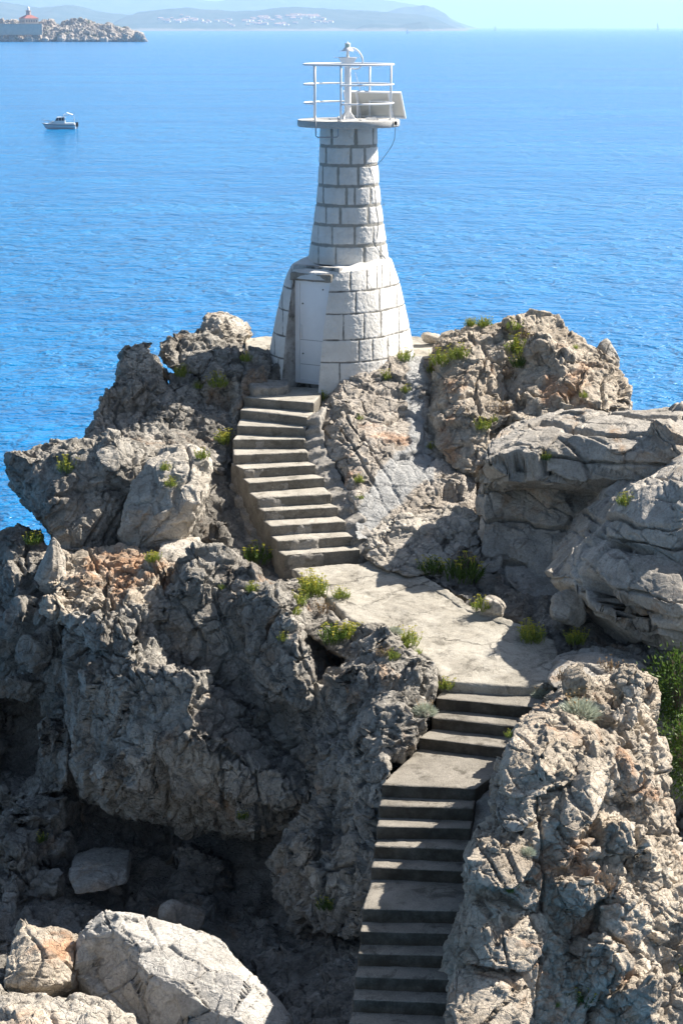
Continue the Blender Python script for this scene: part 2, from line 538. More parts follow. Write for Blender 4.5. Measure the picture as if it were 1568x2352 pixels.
STY = {
 # low swell (amplitude, size); broken faces (cell, how flat, tilt of the face, step out, groove depth, groove width); fine ridges (amplitude, frequency); stretch of the cells
 'karst':  dict(low=(0.12, 0.9), cells=[(0.95, 0.80, 0.22, 0.06, 0.10, 0.06), (0.40, 0.75, 0.30, 0.035, 0.05, 0.08), (0.17, 0.60, 0.35, 0.016, 0.02, 0.10)], fine=(0.030, 5.0), st=(1, 1, 0.85), beds=[((.75, .3, -.55), .55, .10, .022, .06)]),
 'cobbly': dict(low=(0.12, 0.8), cells=[(0.85, 0.88, 0.32, 0.12, 0.20, 0.06), (0.36, 0.85, 0.32, 0.055, 0.08, 0.06), (0.16, 0.70, 0.34, 0.022, 0.03, 0.10)], fine=(0.015, 6.0), st=(1.2, 1.2, 0.66), warp=0.07, beds=[((.82, .25, -.5), .62, .16, .03, .09), ((.35, -.3, .88), 1.1, .10, .025, .05)]),
 'pebbly': dict(low=(0.08, 0.9), cells=[(0.8, 0.7, 0.2, 0.07, 0.12, 0.06), (0.30, 0.75, 0.28, 0.045, 0.07, 0.12), (0.13, 0.6, 0.32, 0.026, 0.035, 0.18)], fine=(0.012, 7.0), st=(0.95, 0.95, 1.1), warp=0.06, beds=[((.9, .3, -.2), .7, .14, .025, .08)]),
 'slab':   dict(low=(0.035, 0.7), cells=[(1.6, 0.90, 0.07, 0.05, 0.16, 0.022), (0.65, 0.65, 0.10, 0.02, 0.05, 0.03), (0.24, 0.40, 0.14, 0.008, 0.014, 0.06)], fine=(0.014, 5.0), st=(0.62, 0.62, 1.55), warp=0.03, beds=[((.06, .16, .98), .52, .16, .022, .09), ((.85, .5, .12), 1.1, .10, .02, .03)]),
 'face':   dict(low=(0.03, 0.7), cells=[(0.9, 0.92, 0.10, 0.03, 0.10, 0.022), (0.34, 0.75, 0.13, 0.016, 0.045, 0.035), (0.15, 0.45, 0.16, 0.008, 0.012, 0.07)], fine=(0.012, 7.0), st=(1.1, 1.1, 0.8), warp=0.03, beds=[((.92, .3, .15), .45, .09, .016, .04), ((.15, -.2, .95), .6, .08, .016, .03)]),
 'blocky': dict(low=(0.08, 0.8), cells=[(0.95, 0.88, 0.16, 0.09, 0.16, 0.03), (0.42, 0.80, 0.22, 0.05, 0.08, 0.05), (0.18, 0.60, 0.28, 0.018, 0.025, 0.09)], fine=(0.020, 5.0), st=(1.15, 1.15, 0.72), warp=0.06, beds=[((.16, -.22, .95), .42, .09, .02, .05), ((.9, .3, .2), .5, .09, .02, .05)]),
 'block':  dict(low=(0.03, 0.9), cells=[(1.1, 0.55, 0.06, 0.02, 0.07, 0.018), (0.40, 0.5, 0.10, 0.012, 0.025, 0.035), (0.15, 0.4, 0.14, 0.006, 0.008, 0.06)], fine=(0.014, 6.0), st=(1, 1, 1)),
}

def displace(co, no, sty, seed, wt=None, k=1.0, cs=1.0):
    s = STY[sty]
    p0 = co.astype(np.float32)
    no = no.astype(np.float32)
    wz = np.stack([fbm(p0 * 1.3, 3, seed + 5), fbm(p0 * 1.3, 3, seed + 15), fbm(p0 * 1.3, 3, seed + 25)], 1) * s.get('warp', 0.14)
    wz += np.stack([fbm(p0 * 6, 2, seed + 6), fbm(p0 * 6, 2, seed + 16), fbm(p0 * 6, 2, seed + 26)], 1) * 0.022
    # the beds dip a little
    q = (p0 + wz) @ np.array([[0.96, 0.0, -0.28], [0.08, 0.96, 0.26], [0.27, -0.27, 0.92]], np.float32).T
    q = q * np.array(s['st'], np.float32)
    kk = np.full(len(co), k, np.float32)
    if wt is not None: kk = kk * wt
    kk = kk[:, None]
    p = p0 + no * (s['low'][0] * fbm(p0 / s['low'][1] * 0.7, 4, seed))[:, None] * kk
    tone = np.zeros(len(co), np.float32)
    groove = np.zeros(len(co), np.float32)
    for j, (cell, flat, tilt, step, gd, gw) in enumerate(s['cells']):
        cell = cell * cs
        f1, f2, h, off = worley(q / cell, seed + 31 * j + 3)
        ids, inv = np.unique(h, return_inverse=True)
        cnt = np.bincount(inv).astype(np.float32)
        mean = np.stack([np.bincount(inv, p[:, a]) for a in range(3)], 1) / cnt[:, None]
        nm = np.stack([np.bincount(inv, no[:, a]) for a in range(3)], 1) / cnt[:, None]
        coh = np.linalg.norm(nm, axis=1)                       # 1 where the cell's surface already faces one way
        rv = np.stack([_u(ids * np.uint32(2654435761)), _u(ids * np.uint32(40503) + np.uint32(5)), _u(ids * np.uint32(69069) + np.uint32(11))], 1) * 2 - 1
        nm = nm / np.maximum(coh, 1e-4)[:, None] + rv * tilt
        nm = nm / np.linalg.norm(nm, axis=1, keepdims=True)
        st_ = (_u(ids * np.uint32(97) + np.uint32(13)) - 0.5) * 2 * step
        nmv = nm[inv].astype(np.float32)
        fl = flat * sstep(0.35, 0.75, coh)[inv]
        d = np.einsum('ij,ij->i', mean[inv] - p, nmv)
        d = np.clip(d, -0.45 * cell, 0.45 * cell) * fl
        p = p + nmv * ((d + st_[inv]))[:, None] * kk
        no = no * (1 - fl[:, None]) + nmv * fl[:, None]
        no = no / np.maximum(np.linalg.norm(no, axis=1, keepdims=True), 1e-5)
        brk = 0.25 + 0.75 * sstep(-0.25, 0.2, fbm(p0 * (0.5 / cell), 2, seed + 60 + j))
        groove += gd * brk * (1 - sstep(0.0, gw, f2 - f1))
        tone += (0.30, 0.42, 0.28)[j] * _u(h * np.uint32(7919) + np.uint32(3))
    # bedding planes and steep joints: parallel, unevenly spaced, each layer standing out a little differently
    w1 = fbm(p0 * 0.8, 3, seed + 81) * 0.09 + fbm(p0 * 5.0, 2, seed + 82) * 0.02
    lay = np.zeros(len(co), np.float32)
    for j, (nv, sp, gd, gw, stp) in enumerate(s.get('beds', [])):
        b = (p0 @ np.array(nv, np.float32) + w1) / (sp * cs)
        i0 = np.floor(b).astype(np.int32); z_ = np.zeros_like(i0)
        e0 = i0 + 0.7 * _u(_hash(i0, z_, z_, seed + j)); e1 = i0 + 1 + 0.7 * _u(_hash(i0 + 1, z_, z_, seed + j)); em = i0 - 1 + 0.7 * _u(_hash(i0 - 1, z_, z_, seed + j))
        lid = np.where(b >= e0, i0, i0 - 1).astype(np.int32)
        dist = np.minimum(np.abs(b - e0), np.minimum(np.abs(b - e1), np.abs(b - em))) * sp * cs
        brk = sstep(-0.22, 0.12, fbm(p0 * 0.7, 3, seed + 90 + j))
        lay += (_u(_hash(lid, z_ + 5, z_, seed + j)) - 0.5) * 2 * stp * brk
        groove += gd * brk * (1 - sstep(gw * 0.4, gw * 1.6, dist))
    d = s['fine'][0] * fbm(p0 * s['fine'][1], 5, seed + 40, 0.62, True) - groove + lay
    p = p + no * d[:, None] * kk
    return p, tone

CEMENT = {}
ROCKS = []

def rock(name, mb, voxel, sty, mat, label=None, cat=None, kind=None, group=None, seed=1, k=1.0, cement=None, cs=1.0):
    me0 = bpy.data.meshes.new('tmp')
    me0.from_pydata([tuple(p) for p in mb.v], [], mb.f)
    o0 = bpy.data.objects.new('tmp', me0)
    col.objects.link(o0)
    md = o0.modifiers.new('r', 'REMESH'); md.mode = 'VOXEL'; md.voxel_size = voxel; md.adaptivity = 0
    dg = bpy.context.evaluated_depsgraph_get()
    me = bpy.data.meshes.new_from_object(o0.evaluated_get(dg))
    bpy.data.objects.remove(o0); bpy.data.meshes.remove(me0)
    me.name = name
    n = len(me.vertices)
    co = np.empty(n * 3, np.float32); me.vertices.foreach_get('co', co); co = co.reshape(-1, 3)
    no = np.empty(n * 3, np.float32); me.vertex_normals.foreach_get('vector', no); no = no.reshape(-1, 3)
    # soften the normals so that displaced edges do not tear
    ed = np.empty(len(me.edges) * 2, np.int32); me.edges.foreach_get('vertices', ed); ed = ed.reshape(-1, 2)
    for _ in range(3):
        acc = no.copy()
        for a in range(3):
            acc[:, a] += np.bincount(ed[:, 0], no[ed[:, 1], a], n) + np.bincount(ed[:, 1], no[ed[:, 0], a], n)
        no = acc / np.maximum(np.linalg.norm(acc, axis=1, keepdims=True), 1e-6)
    wt = None
    if cement is not None:
        mk = cement(co)
        wt = 1 - 0.62 * mk
    co, tone = displace(co, no, sty, seed, wt, k, cs)
    co = co.astype(np.float32)
    at = me.attributes.new('tone', 'FLOAT', 'POINT')
    at.data.foreach_set('value', tone.astype(np.float32))
    og = Vector((float(co[:, 0].mean()), float(co[:, 1].mean()), float(co[:, 2].min())))
    me.vertices.foreach_set('co', (co - np.array(og, np.float32)).ravel())
    if cement is not None:
        at = me.attributes.new('cement', 'FLOAT', 'POINT')
        at.data.foreach_set('value', mk.astype(np.float32))
    me.materials.clear(); me.materials.append(mat)
    me.polygons.foreach_set('use_smooth', np.ones(len(me.polygons), bool))
    me.update()
    o = bpy.data.objects.new(name, me)
    col.objects.link(o)
    o.location = og
    tag(o, label, cat, group, kind)
    ROCKS.append(o)
    print('rock', name, n)
    return o

rng = random.Random(11)

def lumps(mb, spots, rng, box=0.55, cuts=11):
    """spots: (u, v, Y, radius across, radius deep, radius high)"""
    for (u, v, Y, a, b_, c) in spots:
        blob(mb, P(u, v, Y), (a, b_, c), rng, cuts, 3, box, (rng.uniform(-.3, .3), rng.uniform(-.3, .3), rng.uniform(-.5, .5)))

# ------------------------------------------------------------------ the headland under everything
mb = MB()
mb.prism([(-5.5, 30), (-3.6, 27.6), (0.6, 27.6), (1.3, 24.3), (0.9, 21.5), (3, 20), (9, 20), (10, 30), (8.5, 37), (4, 39.2), (-2, 39.2), (-5, 36.5)], -1.5, [4.2, 4.0, 4.6, 4.6, 4.3, 4.2, 4.8, 7.0, 7.8, 8.2, 8.2, 7.4])
mb.prism([(-2.4, 33.5), (2.8, 32.6), (5.2, 34), (3.6, 38.6), (-1.8, 38.8), (-3.4, 36.5)], 4.0, [8.6, 8.6, 9.3, 10.2, 10.2, 9.0])
mb.prism([(-3.2, 29.4), (0.4, 28.6), (2.4, 27.0), (6.8, 26.8), (7.5, 31.5), (-2.4, 33.0), (-4.0, 31.8)], 3.0, [7.2, 7.6, 7.5, 7.6, 8.2, 8.0, 7.4])
mb.prism([(-9.5, 19), (0.6, 19), (1.0, 30), (-4, 31), (-9.5, 33)], -1.5, [4.4, 4.3, 3.9, 4.0, 3.6])
mb.prism([(-7.5, 28.5), (-4, 28.8), (-3.6, 33), (-6, 35)], -1.5, [4.6, 5.0, 7.6, 6.8])
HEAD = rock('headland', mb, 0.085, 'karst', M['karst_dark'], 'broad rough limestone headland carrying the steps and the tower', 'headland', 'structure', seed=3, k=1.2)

# cave wall and floor left of the lower steps
mb = MB()
sheet_solid(mb, [(-60, 1760, 29.6), (120, 1800, 29.4), (300, 1830, 29.2), (650, 1880, 28.6), (800, 1850, 27.2), (845, 1900, 26.2), (850, 2100, 25.0), (840, 2420, 21.6), (-60, 2420, 21.4), (-60, 2000, 27.8)],
            [(150, 1900, 28.6), (60, 1880, 28.3), (300, 1990, 28.6), (120, 2060, 27.2), (450, 1960, 29.0), (560, 1980, 29.2), (620, 2090, 27.6), (350, 2110, 26.6), (500, 2180, 25.4), (700, 2200, 24.6), (150, 2160, 25.4), (700, 2000, 27.8)], 2.0, 0.3)
lumps(mb, [(60, 1870, 28.0, .55, .5, .4), (130, 1930, 27.8, .45, .4, .35), (40, 1960, 27.5, .5, .5, .4), (90, 2030, 27.0, .5, .4, .3), (20, 2060, 26.8, .5, .4, .3), (440, 1960, 28.2, .35, .3, .3), (480, 2000, 28.0, .4, .35, .25),
           (420, 2010, 27.9, .3, .3, .22), (520, 2020, 27.8, .25, .25, .2), (720, 2200, 24.9, .5, .5, .35), (640, 2260, 24.6, .5, .5, .3), (770, 2260, 24.2, .4, .4, .3), (230, 1960, 28.3, .4, .4, .3), (680, 2320, 24.0, .5, .4, .3)], rng)
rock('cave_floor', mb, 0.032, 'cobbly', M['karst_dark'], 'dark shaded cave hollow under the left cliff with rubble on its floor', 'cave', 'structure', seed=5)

# ------------------------------------------------------------------ left side
mb = MB()
sheet_solid(mb, [(365, 792, 36.9), (380, 766, 37.2), (430, 757, 37.4), (498, 764, 37.4), (545, 785, 37.0), (562, 812, 36.6), (532, 850, 36.1), (480, 862, 35.9), (430, 866, 36.1), (392, 842, 36.3), (366, 818, 36.6)],
            [(440, 790, 36.6), (500, 810, 36.3), (420, 830, 36.2), (470, 840, 36.0)], 1.4, 0.25)
rock('boulder', mb, 0.026, 'karst', M['karst'], 'large grey boulder perched on the left crag beside the terrace', 'boulder', seed=12, k=1.1, cs=.7)

mb = MB()
sheet_solid(mb, [(452, 748, 38.5), (462, 732, 38.7), (490, 721, 38.9), (528, 725, 38.9), (555, 738, 38.8), (567, 760, 38.5), (566, 800, 38.0), (520, 812, 37.8), (460, 800, 38.0)],
            [(510, 750, 38.4), (520, 780, 38.0)], 1.2, 0.2)
rock('boulder', mb, 0.026, 'karst', M['pale'], 'pale rounded boulder standing highest at the back, left of the tower', 'boulder', seed=13, k=1.0, cs=.7)

mb = MB()
sheet_solid(mb, [(190, 1008, 34.0), (215, 950, 34.6), (240, 900, 35.2), (262, 848, 35.9), (282, 806, 36.2), (308, 800, 36.4), (317, 781, 36.4), (346, 791, 36.4), (358, 816, 36.2), (366, 862, 35.8), (420, 872, 35.6), (470, 880, 35.6),
                 (520, 850, 35.8), (575, 800, 36.6), (640, 800, 36.9), (660, 850, 36.4), (640, 885, 36.0), (590, 890, 35.5), (560, 915, 35.2), (545, 960, 34.9), (525, 1030, 34.2), (520, 1090, 33.4), (440, 1060, 33.2), (340, 1050, 33.0), (250, 1040, 33.2)],
            [(320, 880, 35.6), (400, 900, 35.6), (470, 930, 35.5), (300, 960, 34.9), (380, 970, 34.8), (450, 1000, 34.6), (260, 950, 35.0), (520, 930, 35.6), (330, 830, 35.8)], 2.0, 0.7)
lumps(mb, [(290, 845, 36.0, .28, .28, .36), (332, 812, 36.25, .16, .18, .34), (300, 818, 36.2, .14, .16, .26), (352, 835, 36.0, .2, .2, .3), (290, 900, 35.5, .4, .35, .4), (360, 900, 35.6, .35, .35, .3), (400, 950, 35.0, .45, .35, .3), (320, 980, 34.7, .45, .35, .3), (470, 970, 35.0, .3, .3, .25), (240, 990, 34.7, .35, .35, .3),
           (480, 870, 35.7, .3, .25, .3), (540, 850, 36.0, .28, .3, .3), (420, 868, 36.2, .35, .3, .25), (380, 850, 36.4, .2, .25, .2)], rng)
rock('crag', mb, 0.022, 'karst', M['karst'], 'dark pitted crag left of the upper steps, with a jagged pinnacle at its top', 'rock', seed=14, cs=.6)

mb = MB()
sheet_solid(mb, [(6, 1092, 32.6), (28, 1046, 32.9), (62, 1022, 33.1), (108, 1002, 33.2), (142, 1006, 33.2), (172, 1016, 33.1), (238, 1002, 33.2), (268, 993, 33.2), (300, 1002, 33.1), (345, 1040, 32.6), (350, 1078, 32.2), (318, 1130, 32.1), (300, 1182, 31.9), (272, 1235, 31.7), (235, 1290, 31.4),
                 (150, 1300, 31.3), (132, 1272, 31.5), (112, 1208, 31.9), (66, 1160, 32.2), (28, 1124, 32.5)],
            [(120, 1060, 32.2), (200, 1050, 32.3), (270, 1040, 32.2), (150, 1120, 31.9), (230, 1120, 31.9), (130, 1200, 31.6), (200, 1220, 31.4), (290, 1090, 32.0), (70, 1090, 32.0)], 2.2, 0.45, 0.05)
lumps(mb, [(270, 1040, 32.2, .45, .4, .4), (60, 1060, 32.5, .4, .4, .35), (150, 1060, 32.4, .4, .4, .3), (210, 1100, 32.1, .5, .3, .4), (140, 1140, 31.9, .4, .3, .4), (260, 1150, 31.9, .3, .3, .4)], rng)
rock('outcrop', mb, 0.022, 'karst', M['karst'], 'big overhanging outcrop jutting towards the sea at the left edge', 'rock', seed=15, k=.9)

mb = MB()
sheet_solid(mb, [(282, 1195, 31.0), (300, 1112, 31.6), (340, 1062, 32.0), (380, 1032, 32.2), (420, 1012, 32.3), (468, 1040, 32.0), (474, 1072, 31.7), (455, 1140, 31.0), (430, 1200, 31.1), (400, 1262, 31.0), (350, 1278, 30.9), (300, 1262, 31.0), (280, 1225, 31.2)],
            [(380, 1080, 31.3), (420, 1070, 31.3), (350, 1150, 31.1), (400, 1160, 31.1), (340, 1220, 30.9)], 1.6, 0.5)
rock('outcrop', mb, 0.026, 'karst', M['pale'], 'tall split grey rock between the left outcrop and the upper steps', 'rock', seed=16, k=.8)

mb = MB()
sheet_solid(mb, [(360, 1285, 30.1), (368, 1258, 30.5), (405, 1248, 30.8), (452, 1250, 30.7), (455, 1290, 30.2), (405, 1300, 29.9)], [(400, 1275, 30.1)], 0.7, 0.1)
rock('boulder', mb, 0.018, 'block', M['pale'], 'small flat-topped block in the shaded hollow left of the steps', 'boulder', seed=17, k=.8)

# gully between the rocks and the side of the upper steps
mb = MB()
sheet_solid(mb, [(400, 1040, 33.6), (470, 1010, 34.2), (530, 1020, 34.6), (545, 1120, 33.5), (600, 1230, 32.2), (640, 1310, 31.4), (690, 1340, 30.7), (690, 1400, 29.6), (560, 1420, 29.8), (400, 1350, 30.4), (380, 1250, 31.4)],
            [(480, 1100, 33.2), (520, 1200, 32.6), (480, 1250, 31.9), (560, 1300, 31.6), (600, 1340, 31.0)], 1.5, 0.4)
lumps(mb, [(490, 1160, 32.6, .22, .2, .5), (505, 1240, 31.9, .22, .2, .4), (545, 1320, 31.0, .25, .25, .2)], rng)
rock('gully', mb, 0.035, 'karst', M['karst_dark'], 'dark narrow gully beside the wall of the upper steps', 'gully', 'structure', seed=18)

mb = MB()
sheet_solid(mb, [(85, 1250, 31.2), (150, 1275, 31.0), (230, 1280, 30.8), (300, 1255, 30.7), (350, 1268, 30.4), (420, 1275, 30.2), (490, 1285, 30.0), (480, 1330, 29.3), (400, 1420, 28.4), (330, 1440, 28.2), (270, 1450, 28.2), (170, 1440, 28.5), (110, 1380, 29.3)],
            [(200, 1310, 30.1), (300, 1300, 30.1), (390, 1310, 29.7), (250, 1380, 29.0), (170, 1370, 29.3), (350, 1370, 29.0)], 1.8, 0.3)
lumps(mb, [(285, 1300, 29.9, .18, .16, .2), (310, 1310, 29.8, .16, .15, .2), (230, 1330, 29.6, .28, .18, .14), (270, 1345, 29.5, .22, .18, .14), (360, 1310, 29.7, .3, .25, .18), (320, 1340, 29.3, .25, .2, .16), (180, 1340, 29.7, .25, .22, .2), (240, 1400, 28.8, .3, .25, .25), (150, 1400, 29.0, .3, .25, .3), (300, 1395, 28.8, .2, .2, .3), (430, 1300, 29.7, .3, .25, .15)], rng)
rock('pebble_ledge', mb, 0.022, 'pebbly', M['warm'], 'ledge of rounded pebbly rock below the left outcrop', 'rock ledge', 'structure', seed=19)

mb = MB()
blob(mb, P(122, 1300, 30.2), (.30, .28, .50), rng, 6, 3, .7, (0, .25, .3))
rock('boulder', mb, 0.02, 'block', M['pale'], 'smooth pale boulder set in the pebbly cliff below the left outcrop', 'boulder', seed=20, k=.7)

mb = MB()
sheet_solid(mb, [(-40, 1228, 31.8), (0, 1232, 31.6), (40, 1219, 31.6), (74, 1236, 31.3), (100, 1300, 30.7), (170, 1400, 29.4), (180, 1500, 28.8), (150, 1590, 28.7), (160, 1700, 28.2), (150, 1810, 28.0), (60, 1830, 28.4), (-40, 1850, 28.6), (-40, 1500, 30.2)],
            [(40, 1300, 30.8), (90, 1400, 29.8), (60, 1500, 29.7), (110, 1560, 29.1), (60, 1620, 30.8), (30, 1700, 31.4), (95, 1660, 30.6), (80, 1760, 29.6), (10, 1600, 30.4)], 1.8, 0.3)
lumps(mb, [(25, 1250, 31.4, .25, .25, .15), (30, 1330, 30.5, .4, .35, .4), (60, 1430, 29.8, .4, .35, .4), (100, 1500, 29.2, .3, .3, .4), (50, 1580, 29.4, .4, .3, .2), (120, 1690, 28.4, .2, .2, .35), (10, 1480, 29.9, .3, .3, .4)], rng)
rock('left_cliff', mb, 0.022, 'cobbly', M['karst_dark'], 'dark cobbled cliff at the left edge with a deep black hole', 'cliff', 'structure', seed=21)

# ------------------------------------------------------------------ the central cliff
mb = MB()
sheet_solid(mb, [(168, 1425, 28.6), (214, 1407, 28.8), (240, 1430, 28.5), (262, 1418, 28.4), (285, 1397, 28.6), (326, 1410, 28.6), (342, 1370, 28.9), (390, 1322, 29.3), (440, 1302, 29.5), (490, 1292, 29.6), (512, 1274, 29.7), (548, 1290, 29.5), (562, 1312, 29.3), (602, 1340, 28.9), (660, 1350, 28.7), (692, 1368, 28.5),
                 (725, 1420, 28.7), (745, 1480, 28.6), (770, 1560, 28.2), (800, 1640, 27.6), (830, 1740, 26.4), (840, 1800, 26.1), (790, 1850, 26.2), (730, 1890, 26.4), (690, 1940, 26.5), (640, 1890, 26.8), (560, 1940, 27.1), (480, 1885, 27.3), (420, 1930, 27.3), (350, 1868, 27.5), (290, 1905, 27.5), (235, 1850, 27.7), (170, 1850, 27.8), (160, 1700, 28.1), (140, 1560, 28.4)],
            [(400, 1400, 28.4), (500, 1380, 28.5), (600, 1400, 28.1), (660, 1430, 27.7), (640, 1520, 26.85), (680, 1560, 26.9), (560, 1500, 28.3), (480, 1480, 27.9), (420, 1520, 28.3), (500, 1560, 28.3), (300, 1480, 27.5), (230, 1500, 28.3), (240, 1600, 27.5), (330, 1560, 26.95), (420, 1600, 26.8), (500, 1640, 26.6), (340, 1680, 26.45), (240, 1720, 27.6), (440, 1720, 26.3), (560, 1720, 27.3), (620, 1640, 27.6),
             (680, 1700, 27.0), (360, 1800, 26.8), (500, 1810, 26.7), (620, 1830, 26.5), (720, 1800, 26.4)], 2.4, 0.35)
lumps(mb, [(500, 1310, 29.2, 0.52, 0.54, 0.40), (420, 1350, 28.8, 0.52, 0.54, 0.40), (560, 1350, 28.8, 0.46, 0.54, 0.40), (620, 1420, 27.9, 0.40, 0.47, 0.63), (650, 1500, 27.2, 0.34, 0.41, 0.69), (690, 1540, 26.9, 0.25, 0.34, 0.57), (200, 1435, 28.5, 0.29, 0.34, 0.29), (310, 1430, 28.3, 0.32, 0.38, 0.34), (250, 1490, 27.9, 0.23, 0.34, 0.57), (300, 1520, 27.6, 0.25, 0.34, 0.63),
           (230, 1580, 27.6, 0.29, 0.34, 0.57), (280, 1620, 27.3, 0.23, 0.34, 0.46), (360, 1600, 27.0, 0.34, 0.41, 0.46), (440, 1590, 26.8, 0.40, 0.41, 0.34), (400, 1670, 26.6, 0.46, 0.41, 0.57), (480, 1690, 26.6, 0.34, 0.41, 0.52), (540, 1760, 26.6, 0.40, 0.41, 0.57), (460, 1800, 26.7, 0.34, 0.41, 0.52), (600, 1790, 26.5, 0.34, 0.41, 0.46), (330, 1780, 26.8, 0.34, 0.41, 0.52),
           (250, 1790, 27.2, 0.34, 0.41, 0.46), (680, 1830, 26.3, 0.29, 0.34, 0.34), (590, 1860, 26.6, 0.34, 0.34, 0.34), (460, 1560, 27.5, 0.23, 0.27, 0.29), (590, 1480, 27.5, 0.23, 0.27, 0.29), (740, 1740, 26.5, 0.23, 0.27, 0.46), (790, 1750, 26.3, 0.21, 0.27, 0.52)], rng, .42, 6)
rock('central_cliff', mb, 0.022, 'blocky', M['karst'], 'great dark bulging cliff of cobbled limestone left of the walkway, overhanging a cave', 'cliff', 'structure', seed=23, cs=.9)

mb = MB()
sheet_solid(mb, [(700, 1690, 26.2), (690, 1570, 27.0), (712, 1560, 27.2), (760, 1568, 27.0), (790, 1500, 27.5), (800, 1440, 27.8), (838, 1448, 27.5), (880, 1452, 27.3), (935, 1475, 27.0), (1005, 1518, 26.5), (1022, 1570, 26.0), (1000, 1620, 25.6), (970, 1660, 25.3), (935, 1705, 24.95), (885, 1740, 24.7), (872, 1800, 24.45), (866, 1860, 24.2), (858, 1960, 23.8),
                 (842, 2050, 23.5), (832, 2140, 23.2), (780, 2155, 23.9), (705, 2135, 24.6), (662, 2065, 25.0), (640, 1995, 25.4), (642, 1930, 25.8), (690, 1880, 25.8), (740, 1820, 25.8)],
            [(850, 1500, 26.8), (940, 1540, 26.2), (900, 1600, 25.6), (830, 1600, 26.0), (780, 1650, 26.2), (860, 1680, 25.1), (820, 1780, 25.0), (800, 1900, 24.8), (740, 1960, 24.9), (700, 2020, 24.8), (780, 2040, 24.3), (830, 1960, 24.3)], 1.5, 0.5)
lumps(mb, [(850, 1480, 27.0, .3, .3, .25), (900, 1490, 26.8, .25, .25, .2), (985, 1545, 26.1, .22, .22, .25), (940, 1560, 26.0, .25, .22, .25), (880, 1560, 26.0, .2, .2, .35), (820, 1560, 26.4, .3, .25, .3), (900, 1640, 25.4, .2, .2, .3), (860, 1650, 25.5, .2, .2, .35), (800, 1640, 26.0, .25, .2, .35), (730, 1580, 26.8, .18, .18, .14),
           (700, 1960, 25.0, .22, .25, .5), (740, 2040, 24.6, .3, .3, .4), (680, 1930, 25.3, .15, .15, .2), (820, 1720, 25.1, .2, .2, .4), (780, 1800, 25.4, .18, .2, .4), (845, 1850, 24.6, .15, .18, .4), (825, 2040, 24.0, .18, .2, .4), (905, 1728, 25.0, .22, .25, .15), (880, 1775, 24.6, .15, .3, .3), (935, 1690, 25.3, .25, .25, .25), (960, 1650, 25.6, .25, .25, .25)], rng)
rock('pillar_cliff', mb, 0.022, 'cobbly', M['karst'], 'fissured rock pillar below the walkway, left of the lower steps', 'cliff', 'structure', seed=24)

mb = MB()
sheet_solid(mb, [(647, 1330, 30.2), (678, 1322, 30.4), (733, 1370, 29.3), (786, 1424, 28.4), (856, 1460, 27.6), (916, 1488, 27.2), (986, 1530, 26.5), (978, 1580, 25.9), (878, 1550, 26.4), (778, 1510, 27.3), (698, 1450, 28.1), (657, 1390, 29.0)], [(708, 1400, 28.9), (778, 1460, 27.9), (878, 1500, 27.0)], .8, .3)
lumps(mb, [(683, 1345, 30.0, .18, .18, .14), (713, 1385, 29.2, .16, .16, .14), (768, 1432, 28.3, .18, .18, .14), (828, 1470, 27.6, .2, .2, .16), (893, 1500, 27.1, .18, .18, .15), (963, 1535, 26.5, .2, .2, .16)], rng)
rock('verge', mb, 0.022, 'pebbly', M['karst'], 'ragged rocky verge along the left edge of the walkway', 'verge', 'structure', seed=26, k=.7)

# ------------------------------------------------------------------ loose boulders, bottom left
mb = MB()
sheet_solid(mb, [(160, 2215, 22.70), (172, 2160, 22.90), (192, 2108, 23.20), (226, 2084, 23.50), (248, 2078, 23.70), (300, 2086, 23.50), (400, 2112, 23.30), (470, 2140, 23.20), (522, 2160, 23.10), (548, 2210, 22.80), (570, 2240, 22.70), (592, 2250, 22.75), (645, 2290, 22.60), (700, 2420, 21.90), (330, 2430, 21.90), (240, 2320, 22.60), (172, 2262, 23.00)],
            [(262, 2142, 22.90), (345, 2232, 22.30), (440, 2296, 21.85), (545, 2345, 21.50), (560, 2265, 22.25), (240, 2200, 23.20), (300, 2290, 22.50), (400, 2350, 22.00), (520, 2390, 21.65)], 1.6, 0.8)
rock('boulder', mb, 0.018, 'face', M['white'], 'huge white block with a flat sunlit top lying at the bottom of the gully', 'boulder', seed=30, k=.6)
mb = MB()
sheet_solid(mb, [(4, 2190, 23.00), (30, 2125, 23.40), (42, 2104, 23.60), (82, 2122, 23.60), (120, 2128, 23.50), (168, 2142, 23.30), (172, 2200, 22.90), (158, 2258, 22.50), (100, 2275, 22.30), (8, 2262, 22.40)],
            [(90, 2170, 22.90), (60, 2220, 22.50), (130, 2200, 22.70)], 1.1, 0.75)
rock('boulder', mb, 0.02, 'karst', M['warm'], 'grey boulder with an orange broken top, left of the huge white block', 'boulder', seed=31, k=.5)
mb = MB()
sheet_solid(mb, [(-60, 2252, 21.40), (0, 2256, 21.30), (60, 2276, 21.20), (110, 2280, 21.20), (150, 2288, 21.10), (205, 2286, 21.10), (252, 2292, 21.00), (320, 2360, 20.40), (340, 2450, 19.80), (-60, 2450, 19.80)],
            [(60, 2320, 20.60), (150, 2330, 20.50), (250, 2360, 20.30)], 1.2, 0.75)
rock('boulder', mb, 0.02, 'karst', M['pale'], 'knobbly pale rock filling the bottom left corner', 'boulder', seed=32, k=.6)
mb = MB()
sheet_solid(mb, [(154, 2020, 26.9), (160, 1998, 27.1), (200, 1985, 27.3), (290, 1990, 27.2), (292, 2030, 26.9), (240, 2048, 26.6), (175, 2056, 26.6)], [(220, 2020, 26.8)], 0.8, 0.1)
rock('boulder', mb, 0.022, 'block', M['slab'], 'squarish cracked block in the shade of the cave', 'boulder', seed=33, k=.9)
mb = MB()
blob(mb, P(418, 2105, 26.0), (.36, .3, .28), rng, 6, 3, .8, (0, .1, .2))
